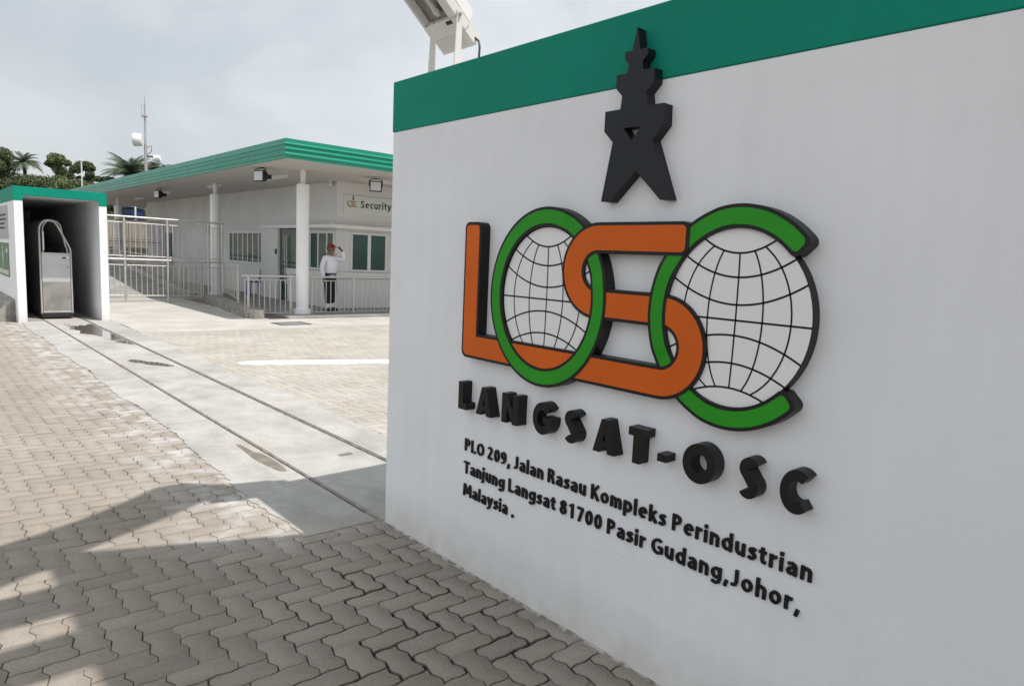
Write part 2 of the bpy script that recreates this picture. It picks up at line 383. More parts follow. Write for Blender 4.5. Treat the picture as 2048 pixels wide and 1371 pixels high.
def project(x, y, z=0):
    d = np.stack([x, y, z - H + 0*x]); zz = fw[0]*d[0]+fw[1]*d[1]+fw[2]*d[2]
    px = 512 + 682.7*(rt2[0]*d[0]+rt2[1]*d[1]+rt2[2]*d[2])/zz
    py = 342.5 - 682.7*(up2[0]*d[0]+up2[1]*d[1]+up2[2]*d[2])/zz
    return px, py, zz
def paving(name, x0, x1, y0, y1, keep, u=.1125, bright=1.0, gk=1.0):
    i = np.arange(int(x0/u), int(x1/u)); j = np.arange(int(y0/u), int(y1/u))
    I, J = np.meshgrid(i, j); I = I.ravel(); J = J.ravel(); s = (I+J) % 4
    a = .085; ah = .04   # tooth height of the cross joints and of the long joints
    wv = [(0, 0), (.29, 1), (.36, .72), (.64, -.72), (.71, -1)]
    def outline(W, Hh):
        p = []
        for k in range(W): p += [(k+t, ah*q) for t, q in wv]
        for k in range(Hh): p += [(W+a*q, k+t) for t, q in wv]
        for k in range(W-1, -1, -1): p += [(k+1, Hh)] + [(k+t, Hh+ah*q) for t, q in wv[:0:-1]]
        for k in range(Hh-1, -1, -1): p += [(0, k+1)] + [(a*q, k+t) for t, q in wv[:0:-1]]
        return np.array(p)
    V = []; F = []; T = []; base = 0
    LI = []; LS = []; SD = []
    for kind, (W, Hh) in ((0, (2, 1)), (2, (1, 2))):
        sel = s == kind; ii = I[sel]; jj = J[sel]
        cx = (ii+W/2)*u; cy = (jj+Hh/2)*u
        px, py, zz = project(cx, cy)
        ok = (zz > .3) & (px > -260) & (px < 1300) & (py < 900) & keep(cx, cy)
        cx = cx[ok]; cy = cy[ok]; n = len(cx)
        if not n: continue
        o = outline(W, Hh) - np.array([W/2, Hh/2]); m = len(o); o = o*u
        hw, hh = W*u/2, Hh*u/2
        wet = np.clip(1.3 - np.hypot((cx-1.72)/.75, (cy-2.3)/1.05), 0, 1)
        gap = gk*(.0007 + np.random.rand(n)**3*.0016) + wet*np.random.rand(n)**1.9*.010
        rot = np.random.normal(0, .006, n); dz = np.random.normal(0, .0009, n); tx = np.random.normal(0, .006, n); ty = np.random.normal(0, .006, n)
        jx = np.random.normal(0, .0006+.0012*wet, n); jy = np.random.normal(0, .0006+.0012*wet, n)
        tint = np.clip(np.random.normal(1, .04, n), .86, 1.14)*bright; warm = np.random.normal(0, .008, n)
        rings = []
        for ins, z in ((.0020, 0), (.0005, -.0022), (0, -.013)):
            gx = 1-(gap+ins)/hw; gy = 1-(gap+ins)/hh
            X = o[None, :, 0]*gx[:, None]; Y = o[None, :, 1]*gy[:, None]
            Xr = X*np.cos(rot)[:, None]-Y*np.sin(rot)[:, None]+(cx+jx)[:, None]; Yr = X*np.sin(rot)[:, None]+Y*np.cos(rot)[:, None]+(cy+jy)[:, None]
            Z = z + dz[:, None] + X*tx[:, None] + Y*ty[:, None]
            rings.append(np.stack([Xr, Yr, Z], -1))
        vv = np.concatenate(rings, 1); V.append(vv.reshape(-1, 3))
        pale = .07 if bright > 1.2 else 0   # tints the court greyer to balance its brighter multiplier
        tt = np.stack([tint*(1+warm-pale*.5), tint*(1+pale*.25), tint*(1-warm+pale), np.ones(n)], -1); T.append(np.repeat(tt, 3*m, 0))
        k = np.arange(m); k2 = (k+1) % m
        quads = np.concatenate([np.stack([r*m+k, (r+1)*m+k, (r+1)*m+k2, r*m+k2], -1) for r in (0, 1)])
        off = base + np.arange(n)*3*m
        LI.append(np.concatenate([(off[:, None]+k[None]), (off[:, None, None]+quads[None]).reshape(n, -1)], 1).ravel())
        LS.append(np.tile(np.array([m]+[4]*len(quads)), n)); SD.append(np.tile(np.array([0]+[0]*m+[1]*m), n)); base += n*3*m
    V = np.concatenate(V); T = np.concatenate(T); LI = np.concatenate(LI); LS = np.concatenate(LS); SIDE = np.concatenate(SD).astype(np.int32)
    me = bpy.data.meshes.new(name); me.vertices.add(len(V)); me.vertices.foreach_set('co', V.astype(np.float32).ravel())
    me.loops.add(len(LI)); me.loops.foreach_set('vertex_index', LI.astype(np.int32))
    me.polygons.add(len(LS)); st = np.concatenate([[0], np.cumsum(LS)[:-1]]).astype(np.int32)
    me.polygons.foreach_set('loop_start', st); me.polygons.foreach_set('loop_total', LS.astype(np.int32))
    me.update(); me.validate()
    at = me.attributes.new('tint', 'FLOAT_COLOR', 'POINT'); at.data.foreach_set('color', T.astype(np.float32).ravel())
    me.materials.append(paver); me.materials.append(paverside)
    me.polygons.foreach_set('material_index', SIDE)
    o = bpy.data.objects.new(name, me); C.objects.link(o); tag(o, kind='structure'); return o
# forecourt outside the gate, and the inner court beyond the track
paving('forecourt_paving', -13, 2.2, .3, 26, lambda x, y: ((x < 1.76) & ((y < 15.75) | (x < 1.5))) | (y < 3.56))
paving('court_paving', 3.1, 12, 3.5, 13.4, lambda x, y: (x > 3.05) & ((x > 3.62) | (y > 3.6)), bright=1.42, gk=.3)

def sheet(name, poly, z0, z1, m):
    b = MB(); b.prism(poly, lambda a, b_, d: (a, b_, d), z0, z1); o = b.build(name, m); tag(o, kind='structure'); return o
# concrete strip of the gate track: wavy hand-floated left edge, three bays between the rails
rne = random.Random(21)
edge = [(1.60+.075*min(1, max(0, (y-4.2)/1.2))+.02*math.sin(y*2.1)+.012*math.sin(y*5.3+1)+rne.uniform(-.014, .014), y) for y in np.arange(3.46, 15.7, .045)]
redge = [(3.16+.03*math.sin(y*1.7+2), y) for y in np.arange(15.6, 3.4, -.25)]
sheet('track_concrete', edge+[(1.64, 15.75)]+[(2.07, 15.75), (2.07, 3.44)], -.02, .0065, conc)
sheet('track_concrete', [(2.118, 3.44), (2.118, 24), (2.732, 24), (2.732, 3.44)], -.02, .001, conc)
sheet('track_concrete', [(2.78, 3.44), (2.78, 15.75)]+redge, -.02, .0065, conc)
sheet('kiosk_floor', [(1.7, 15.75), (1.7, 24), (2.07, 24), (2.07, 15.75)], -.02, .002, floorgrey)
sheet('kiosk_floor', [(2.78, 15.75), (2.78, 24), (3.05, 24), (3.05, 15.75)], -.02, .002, floorgrey)
apron = [(3.17, 13.35+.0), (5.0, 13.2), (8, 13.1), (18, 12.9), (18, 15.0), (6.2, 15.0), (6.2, 21.5), (8.9, 21.5), (8.9, 42), (3.17, 42)]
sheet('apron', apron, -.02, .0065, mat('pale_apron', (.45, .43, .395), .85, col2=(.38, .362, .335), vscale=1.4, bump=.3))
# painted line with a rounded end
pl = [(3.42, 9.43), (3.52, 9.53), (3.75, 9.53)]; pl += [(3.75+.4*k, 9.53-.4*k*.405) for k in range(1, 22)]
lo = [(3.62+.4*k, 9.19-.4*k*.405) for k in range(21, 0, -1)] + [(3.62, 9.19), (3.47, 9.30)]
lm = MB(); lm.prism(pl+lo, lambda a, b_, d: (a, b_, d), .0015, .004); tag(lm.build('road_marking', paintline), kind='structure')
# gate rails
for x, nm, lab in ((2.098, 'gate_rail', 'steel gate rail meeting the bottom corner of the sign wall'), (2.76, 'gate_rail', 'steel gate rail on the court side of the concrete strip')):
    t = thing(nm, lab, 'rail', (x, 10, 0), 'rails of the sliding gate')
    b = MB(); b.box(x-.008, x+.008, 3.42, 23, -.02, .007); b.build('rail_bar', railsteel, t, .002)
    b = MB(); b.box(x-.028, x-.0085, 3.42, 23, -.03, -.003); b.box(x+.0085, x+.02, 3.42, 23, -.03, -.003); b.build('rail_groove', groove, t)
def puddle(name, pts, m, z, lab):
    b = MB(); b.prism(pts, lambda a, b_, d: (a, b_, d), z-.001, z); o = b.build(name, m); tag(o, kind='structure'); return o
def blob(cx, cy, rx, ry, n, seed, rough=.2):
    rn = random.Random(seed); ph = [rn.random()*6.28 for _ in range(5)]
    return [(cx+rx*(1+rough*sum(math.sin(k*t+ph[k-2])/k for k in range(2, 6)))*math.cos(t), cy+ry*(1+rough*sum(math.sin(k*t+ph[k-2])/k for k in range(2, 6)))*math.sin(t)) for t in [2*math.pi*i/n for i in range(n)]]
puddle('puddle', [(2.72,15.0),(2.66,15.05),(2.58,14.8),(2.5,14.9),(2.44,14.75),(2.36,14.95),(2.26,15.1),(2.31,14.6),(2.24,14.3),(2.36,14.0),(2.28,13.6),(2.42,13.35),(2.5,13.0),(2.47,12.7),(2.57,12.45),(2.55,12.2),(2.66,11.95),(2.72,11.8)], water, .0042, '')
puddle('puddle', [(2.26,10.25),(2.33,10.32),(2.42,10.18),(2.46,10.05),(2.55,9.95),(2.63,9.72),(2.66,9.55),(2.57,9.56),(2.50,9.68),(2.41,9.78),(2.36,9.98),(2.28,10.08)], water, .0042, '')
puddle('damp_patch', blob(2.0, 4.98, .05, .40, 40, 9, .32), damp, .0085, '')
for y_ in (6.4, 8.9, 11.6, 14.1):
    sheet('control_joint', [(1.70, y_), (1.70, y_+.006), (2.065, y_+.012), (2.065, y_+.006)], .004, .0072, groove)
# drain grating in the apron
t = thing('drain_grating', 'dark steel drain grating set in the pale apron by the column', 'drain', (6.25, 14, 0))
b = MB(); b.box(5.9, 6.6, 13.72, 13.76, 0, .012); b.box(5.9, 6.6, 14.26, 14.3, 0, .012); b.box(5.9, 5.94, 13.76, 14.26, 0, .012); b.box(6.56, 6.6, 13.76, 14.26, 0, .012); b.build('frame', darkmetal, t)
b = MB()
for k in range(14): b.box(5.96+k*.043, 5.985+k*.043, 13.76, 14.26, .002, .010)
b.build('bars', greymetal, t)
b = MB(); b.box(5.94, 6.56, 13.76, 14.26, .0045, .006); b.build('pit', darkmetal, t)
b = MB(); b.box(2.525, 2.63, 4.74, 4.79, .0012, .006); tag(b.build('access_plate', railsteel, None, .001), 'small rusty metal plate set in the concrete between the rails', 'plate')

# ------------------------------------------------------------------ sign wall
SW0, SW1, YC = WX, 3.6, 3.39
t = thing('sign_wall', 'thick white sign wall with a dark green band along its top', 'wall', (2.8, 0, 0))
b = MB(); b.box(SW0, SW1, -3, YC, -.03, 2.268); b.build('wall_body', wallwhite, t, .006)
b = MB(); b.box(SW0-.003, SW1+.003, -3.003, YC+.003, 2.268, 2.537); b.build('green_band', green, t, .004)
b = MB(); b.box(SW0+.012, SW1-.012, -2.98, YC-.012, 2.5375, 2.541); b.build('coping', conc, t)
# mortar haunch along the foot of the wall
b = MB()
ys = np.arange(3.4, .2, -.04); rn = random.Random(4)
prof = [(rn.uniform(.006, .020), rn.uniform(.004, .012)) for _ in ys]
vs = []
for (dx, hz), y in zip(prof, ys): vs += [(WX-.001, y, hz), (WX-dx*.6, y, hz*.6), (WX-dx, y, -.006)]
fs = [(i*3+k, i*3+k+1, i*3+k+4, i*3+k+3) for i in range(len(ys)-1) for k in (0, 1)]
b.add(vs, fs); b.build('mortar_joint', mat('mortar', (.42, .40, .38), .9, col2=(.2, .18, .16), vscale=25, bump=1, bscale=60), t, fixn=False)

# tower emblem
tow = [(-1.663,2.456),(-1.68,2.376),(-1.714,2.376),(-1.714,2.351),(-1.692,2.329),(-1.698,2.299),(-1.748,2.299),(-1.748,2.251),(-1.716,2.219),(-1.721,2.172),(-1.794,2.172),(-1.794,2.098),(-1.749,2.054),(-1.79,1.834),(-1.747,1.832),(-1.632,1.942),(-1.512,1.832),(-1.474,1.832),(-1.563,2.048),(-1.518,2.097),(-1.521,2.17),(-1.596,2.17),(-1.604,2.22),(-1.572,2.251),(-1.574,2.299),(-1.625,2.299),(-1.631,2.329),(-1.609,2.35),(-1.610,2.374),(-1.645,2.374)]
hole = [(-1.700,2.101),(-1.617,2.101),(-1.659,2.052)]
vs, fs = curve_mesh([tow, hole], .05)
b = MB(); b.add([onwall(*v) for v in vs], fs)
o = b.build('tower_emblem', towerblack, None, .0015, 1); tag(o, 'black stepped tower emblem with splayed legs crossing the green band', 'emblem')

# the interlaced letter emblem
D0 = .055
emb = thing('letter_emblem', 'large raised orange and green interlaced letters with two globes', 'emblem', (WX, 2, 1.43))
def band(stations, closed, d_top, d_bot, target, capped=True):
    """stations: list of (left, right, extra height); a flat-topped band standing on the wall"""
    vs = []
    for l, r, hh in stations:
        vs += [onwall(l[0], l[1], d_bot), onwall(l[0], l[1], d_top+hh), onwall(r[0], r[1], d_top+hh), onwall(r[0], r[1], d_bot)]
    n = len(stations); N_ = n if closed else n-1
    fs = [(i*4+k, i*4+k+1, ((i+1) % n)*4+k+1, ((i+1) % n)*4+k) for i in range(N_) for k in range(3)]
    if not closed: fs += [(0, 1, 2, 3), ((n-1)*4+3, (n-1)*4+2, (n-1)*4+1, (n-1)*4)]
    target.add(vs, fs)
path = [(-2.5705, z) for z in np.linspace(1.764, 1.734, 9)] + [(-2.5705, z) for z in np.linspace(1.70, 1.30, 8)] + ['corner'] + [(x, 1.175) for x in np.linspace(-2.44, -1.50, 20)]
path += arc((-1.465, 1.3063), .1313, -90, 90, 36) + [(x, 1.4376) for x in np.linspace(-1.50, -1.75, 8)]
path += arc((-1.785, 1.5663), .1287, 270, 90, 36) + [(x, 1.695) for x in np.linspace(-1.75, -1.42, 10)] + [(x, 1.695) for x in np.linspace(-1.403, -1.373, 9)]
P = [Vector(p) for p in path if p != 'corner']; kc = path.index('corner')
def rib_stations(ins):
    hw = .06-ins; pts = [Vector(p) for p in path if p != 'corner']; st = []; n = len(pts)
    rr = .03-ins*.6
    for i, p in enumerate(pts):
        if i == kc:   # rounded outer corner of the L
            q = Vector((-2.5705+hw, 1.175+hw)); R0 = .035-ins*.5; cc = Vector((-2.5705-hw+R0, 1.175-hw+R0))
            st.append((q, Vector((-2.5705-hw, 1.175+hw)), 0))
            for t_ in range(180, 271, 15): st.append((q, cc+Vector((math.cos(R(t_)), math.sin(R(t_))))*R0, 0))
            st.append((q, Vector((-2.5705+hw, 1.175-hw)), 0))
        a = pts[max(i-1, 0)] if i != kc else p; b_ = pts[min(i+1, n-1)] if i != kc-1 else p
        if i == kc: b_ = pts[i+1]
        t_ = (b_-a).normalized(); nn = Vector((-t_.y, t_.x)); hh = hw
        e = min((p-pts[0]).length if i < 12 else 9, (p-pts[-1]).length if i > n-13 else 9)
        if e < ins: continue
        e -= ins
        if e < rr: hh = hw-rr+math.sqrt(max(0, rr*rr-(rr-e)**2))
        st.append((p+nn*hh, p-nn*hh, 0))
    return st
def add_band(name, fn, closed, col):
    b = MB(); band(fn(0), closed, D0, 0, b); o = b.build(name, black, emb)
    f = MB(); band(fn(.0125), closed, D0+.0014, D0-.004, f); f.build('coloured_face', col, o)
add_band('orange_ribbon', rib_stations, False, logo_orange)
def bump_h(th, low):
    """+3 mm generally, -3 mm around the crossings given in low"""
    v = .003
    for a, wd in low:
        d = abs((th-a+180) % 360-180)
        if d < wd: v = min(v, -.003)
        elif d < wd+8: v = min(v, -.003+.006*(d-wd)/8)
    return v
cO = (-2.0755, 1.4395); cC = (-1.187, 1.4355)
def ring_o(ins):
    return [((cO[0]+(.347-ins)*math.cos(t_), cO[1]+(.383-ins)*math.sin(t_)), (cO[0]+(.270+ins)*math.cos(t_), cO[1]+(.3015+ins)*math.sin(t_)), bump_h(math.degrees(t_), [(42, 22)])) for t_ in [2*math.pi*k/140 for k in range(140)]]
def ring_c(ins):
    st = []; a0, a1 = 42.5+math.degrees(ins/.32), 317.5-math.degrees(ins/.32); rr = .022-ins*.4
    ths = sorted(set([a0+(a1-a0)*k/130 for k in range(131)]+[a0+q for q in (.15, .4, .8, 1.4, 2.1, 2.9)]+[a1-q for q in (.15, .4, .8, 1.4, 2.1, 2.9)]))
    for th in ths:
        t_ = R(th); e = min(th-a0, a1-th)*math.pi/180*.32; q = 0
        if e < rr: q = rr-math.sqrt(max(0, rr*rr-(rr-e)**2))
        k = ins+q
        st.append(((cC[0]+(.338-k)*math.cos(t_), cC[1]+(.374-k)*math.sin(t_)), (cC[0]+(.263+k)*math.cos(t_), cC[1]+(.2955+k)*math.sin(t_)), bump_h(th, [(128, 18), (228, 18)])))
    return st
add_band('green_ring', ring_o, True, logo_green); add_band('green_ring', ring_c, False, logo_green)
# globes
def globe(c, ai, bi, lowarc, side):
    b = MB(); poly = [(c[0]+ai*math.cos(t_), c[1]+bi*math.sin(t_)) for t_ in [2*math.pi*k/72 for k in range(72)]]
    b.prism(poly, onwall, 0, D0-.012)
    gl = b.build('globe_body', black, emb)
    f = MB(); q = [(c[0]+(ai-.003)*math.cos(t_), c[1]+(bi-.003)*math.sin(t_)) for t_ in [2*math.pi*k/72 for k in range(72)]]
    f.prism(q, onwall, D0-.0125, D0-.0105); f.build('globe_face', globewhite, gl)
    g_ = MB(); d = D0-.0099
    def line(pts, lw=.0034):
        pts = [(c[0]+x*ai, c[1]+y*bi) for x, y in pts if x*x+y*y <= 1.0001]
        if len(pts) < 2: return
        Lf, Rr = strip(pts, lw); vs = []
        for l, r in zip(Lf, Rr): vs += [onwall(l.x, l.y, d), onwall(r.x, r.y, d)]
        g_.add(vs, [(2*i, 2*i+1, 2*i+3, 2*i+2) for i in range(len(pts)-1)])
    for ye, ym in ((.872, .72), (.672, .455), (.417, .152), (-.417, -.188), (-.672, -.50), (-.872, -.78)):
        xe = math.sqrt(1-ye*ye); line([(xe*k/20, ym+(ye-ym)*(k/20)**2) for k in range(-20, 21)])
    line([(k/20*.995, -.02) for k in range(-20, 21)])
    yt, yb = .72, -.78
    for m_ in (-.735, -.368, .03, .385, .745):
        pts = []
        for k in range(241):
            y = -.95+1.9*k/240; xx = m_*math.sqrt(max(0, 1-(y/1.0)**2*1.25)) if 1-(y**2)*1.25 > 0 else 0
            xe = .489; cap_t = .72+.152*(xx/xe)**2; cap_b = -.78-.092*(xx/xe)**2
            if cap_b-.004 <= y <= cap_t+.004 and (k % 8 == 0 or abs(y-cap_t) < .02 or abs(y-cap_b) < .02): pts.append((xx, y))
        line(pts, .0029)
    g_.build('globe_grid', black, gl, fixn=False)
globe(cO, .2695, .301, 0, 0); globe(cC, .266, .2985, 0, 0)

# raised letters
def glyph(ch):
    if ch == 'L': return [[(0,0),(0,1),(.27,1),(.27,.24),(.50,.24),(.50,0)]], .50
    if ch == 'A': return [[(0,0),(.30,1),(.56,1),(.86,0),(.585,0),(.535,.18),(.325,.18),(.275,0)], [(.375,.36),(.485,.36),(.43,.62)]], .86
    if ch == 'N': return [[(0,0),(0,1),(.25,1),(.55,.47),(.55,1),(.80,1),(.80,0),(.55,0),(.25,.53),(.25,0)]], .80
    if ch == 'T': return [[(.18,0),(.18,.77),(0,.77),(0,1),(.62,1),(.62,.77),(.44,.77),(.44,0)]], .62
    if ch == '-': return [[(0,0),(0,.21),(.33,.21),(.33,0)]], .33
    if ch == 'O': return [arc((.43,.5), .52, 0, 352, 44), arc((.43,.5), .255, 0, 352, 44)], .86
    if ch == 'C': return [arc((.5,.5), .52, 50, 310, 36)+arc((.5,.5), .255, 305, 55, 30)], .83
    if ch == 'G': return [arc((.52,.5), .52, 42, 345, 44)+[(1.04,.57),(.56,.57),(.56,.36),(.73,.36)]+arc((.52,.5), .265, 322, 46, 30)], 1.04
    if ch == 'S':
        pts = arc((.31,.735), .15, 30, 235, 16)+arc((.31,.265), .15, 55, -150, 16)
        Lf, Rt_ = strip(pts, .125); return [[(p.x, p.y) for p in Lf]+[(p.x, p.y) for p in Rt_[::-1]]], .6
letters = [('L',-2.623,.066,'black raised letter L, first of the long row'),('A',-2.484,.116,'black raised letter A between the L and the N'),('N',-2.298,.111,'black raised letter N after the first A'),
 ('G',-2.091,.118,'black raised letter G in the middle of the first word'),('S',-1.905,.082,'black raised letter S following the G'),('A',-1.741,.114,'black raised letter A between the S and the T'),
 ('T',-1.567,.083,'black raised letter T just before the hyphen'),('-',-1.431,.041,'small black raised hyphen between the two words'),('O',-1.312,.111,'black round raised letter O after the hyphen'),
 ('S',-1.110,.078,'black raised letter S between the O and the C'),('C',-.962,.086,'black raised letter C at the right end of the row')]
for ch, s0, wd, lab in letters:
    polys, gw = glyph(ch); s0 *= 1.006; wd *= .985; kx = wd/gw; kz = .136; zb = .853 if ch != '-' else .889
    if ch in 'GC': kx *= 1.0
    polys = [[(s0+x*kx, zb+y*kz) for x, y in p] for p in polys]
    vs, fs = curve_mesh(polys, .058)
    b = MB(); b.add([onwall(*v) for v in vs], fs); o = b.build('raised_letter', black, None, .0012, 1)
    tag(o, lab, 'letter', 'raised letters under the emblem')
# stroke-built bold humanist lettering (cap height 1)
def ov(cx, cy, rx, ry, a0=0, a1=360, n=20): return [(cx+rx*math.cos(R(a0+(a1-a0)*i/n)), cy+ry*math.sin(R(a0+(a1-a0)*i/n))) for i in range(n+1)]
ARCH = [(.105,.44),(.15,.555),(.25,.625),(.36,.60),(.425,.50),(.43,.38),(.43,0)]
FONT = {
'l': (.21, [[(.105,0),(.105,1.05)]]), 'i': (.21, [[(.105,0),(.105,.73)], [(.105,.83),(.105,1.04)]]), 'j': (.22, [[(.105,.73),(.105,-.04),(.07,-.14),(-.06,-.185)], [(.105,.83),(.105,1.04)]]),
'n': (.535, [[(.105,0),(.105,.73)], ARCH]), 'h': (.535, [[(.105,0),(.105,1.05)], ARCH]),
'm': (.80, [[(.105,0),(.105,.73)], [(.105,.44),(.15,.555),(.235,.625),(.33,.60),(.385,.50),(.39,.38),(.39,0)], [(.39,.44),(.435,.555),(.53,.625),(.63,.60),(.685,.50),(.69,.38),(.69,0)]]),
'u': (.535, [[(.43,0),(.43,.73)], [(.105,.73),(.105,.30),(.14,.17),(.235,.10),(.34,.13),(.40,.22),(.43,.33)]]), 'r': (.37, [[(.105,0),(.105,.73)], [(.105,.40),(.15,.54),(.24,.62),(.36,.635)]]),
'a': (.53, [[(.425,0),(.425,.44),(.38,.57),(.27,.635),(.08,.58)], [(.425,.415),(.28,.405),(.155,.345),(.105,.225),(.14,.12),(.24,.085),(.35,.135),(.425,.26)]]),
's': (.44, [[(.40,.575),(.28,.64),(.155,.61),(.115,.51),(.19,.415),(.30,.35),(.355,.23),(.29,.115),(.18,.085),(.03,.14)]]),
'o': (.585, [ov(.29,.365,.187,.275)]), 'p': (.585, [[(.105,-.27),(.105,.73)], ov(.295,.365,.187,.275)]), 'd': (.585, [[(.48,0),(.48,1.05)], ov(.29,.365,.187,.275)]),
'e': (.55, [[(.10,.385),(.47,.385)], ov(.29,.365,.187,.275,4,308,20)]), 'c': (.47, [ov(.30,.365,.19,.275,52,308,18)]),
'k': (.52, [[(.105,0),(.105,1.05)], [(.44,.74),(.15,.38)], [(.19,.46),(.48,-.01)]]),
'g': (.585, [ov(.29,.385,.187,.255), [(.48,.73),(.48,.05),(.43,-.11),(.29,-.19),(.07,-.14)]]),
't': (.37, [[(.165,.90),(.165,.27),(.21,.13),(.35,.10)], [(.0,.65),(.35,.65)]]), 'y': (.53, [[(.06,.74),(.27,.09)], [(.48,.74),(.27,.06),(.17,-.13),(.02,-.185)]]),
'P': (.585, [[(.11,0),(.11,1)], [(.11,.91),(.28,.915),(.42,.84),(.46,.69),(.41,.54),(.27,.455),(.11,.45)]]),
'R': (.60, [[(.11,0),(.11,1)], [(.11,.91),(.28,.915),(.42,.85),(.45,.71),(.40,.57),(.27,.50),(.11,.495)], [(.27,.48),(.40,.40),(.53,-.01)]]),
'L': (.50, [[(.11,1),(.11,0)], [(.11,.09),(.49,.09)]]), 'O': (.76, [ov(.38,.5,.27,.41,0,360,28)]), 'K': (.61, [[(.11,0),(.11,1)], [(.53,1.0),(.17,.5)], [(.21,.58),(.57,-.01)]]),
'T': (.56, [[(.28,0),(.28,1)], [(0,.91),(.56,.91)]]), 'G': (.72, [ov(.41,.5,.30,.41,52,330,26), [(.63,.10),(.63,.50)], [(.42,.46),(.64,.46)]]), 'J': (.40, [[(.27,1),(.27,.30),(.22,.15),(.02,.09)]]),
'M': (.90, [[(.10,0),(.15,1)], [(.80,0),(.75,1)], [(.17,1),(.45,.22)], [(.73,1),(.45,.22)]]), 'S': (.53, [[(.46,.84),(.33,.915),(.18,.88),(.12,.75),(.19,.61),(.36,.47),(.43,.29),(.35,.13),(.21,.08),(.04,.14)]]),
'2': (.55, [[(.06,.85),(.19,.92),(.34,.87),(.39,.74),(.34,.58),(.10,.13)], [(.05,.09),(.48,.09)]]), '0': (.55, [ov(.275,.5,.17,.41,0,360,24)]),
'9': (.55, [ov(.27,.68,.165,.235), [(.437,.70),(.43,.42),(.34,.20),(.10,.085)]]), '8': (.55, [ov(.275,.73,.145,.185), ov(.275,.285,.17,.20)]), '1': (.55, [[(.32,0),(.32,1)], [(.32,.90),(.11,.80)]]),
'7': (.55, [[(.05,.91),(.47,.91)], [(.44,.91),(.19,0)]]), ',': (.26, [[(.15,.20),(.07,-.17)]]), '.': (.26, [[(.13,0),(.13,.215)]]), ' ': (.15, [])}
def lettering(text, fn, depth, hw=.079, gap=.105):
    """bold stroke letters; fn(x, y, d) places them; returns a mesh builder and the width"""
    b = MB(); x = 0
    for ch in text:
        wd, strokes = FONT[ch]
        for k, st in enumerate(strokes):
            closed = len(st) > 12 and (Vector(st[0])-Vector(st[-1])).length < 1e-4
            pts = st[:-1] if closed else st
            Lf, Rr = strip(pts, hw if not (ch == 'e' and k == 0) else hw*.72, closed); n = len(pts); dd = depth*(1+.02*k); vs = []
            for l, r in zip(Lf, Rr): vs += [fn(x+l.x, l.y, 0), fn(x+l.x, l.y, dd), fn(x+r.x, r.y, dd), fn(x+r.x, r.y, 0)]
            fs = [(i*4+q, i*4+q+1, ((i+1) % n)*4+q+1, ((i+1) % n)*4+q) for i in range(n if closed else n-1) for q in range(3)]
            if not closed: fs += [(0, 1, 2, 3), (n*4-1, n*4-2, n*4-3, n*4-4)]
            b.add(vs, fs)
        x += wd+gap
    return b, x-gap
# address lines
for body, s0, s1, zb, lab in (('PLO 209, Jalan Rasau Kompleks Perindustrian', -2.640, -.863, .630, 'top black address line beginning with PLO 209'),
                          ('Tanjung Langsat 81700 Pasir Gudang,Johor,', -2.640, -.890, .513, 'middle black address line with the postcode 81700'),
                          ('Malaysia .', -2.640, -2.253, .396, 'short bottom address line with one word')):
    _, tw = lettering(body, lambda x, y, d: (x, y, d), .01); k = (s1-s0)/tw
    b, _ = lettering(body, lambda x, y, d: onwall(s0+x*k, zb+y*.0625, d), .009)
    tag(b.build('address_line', black, None, 0, 2, False), lab, 'lettering', 'address lines on the sign wall')

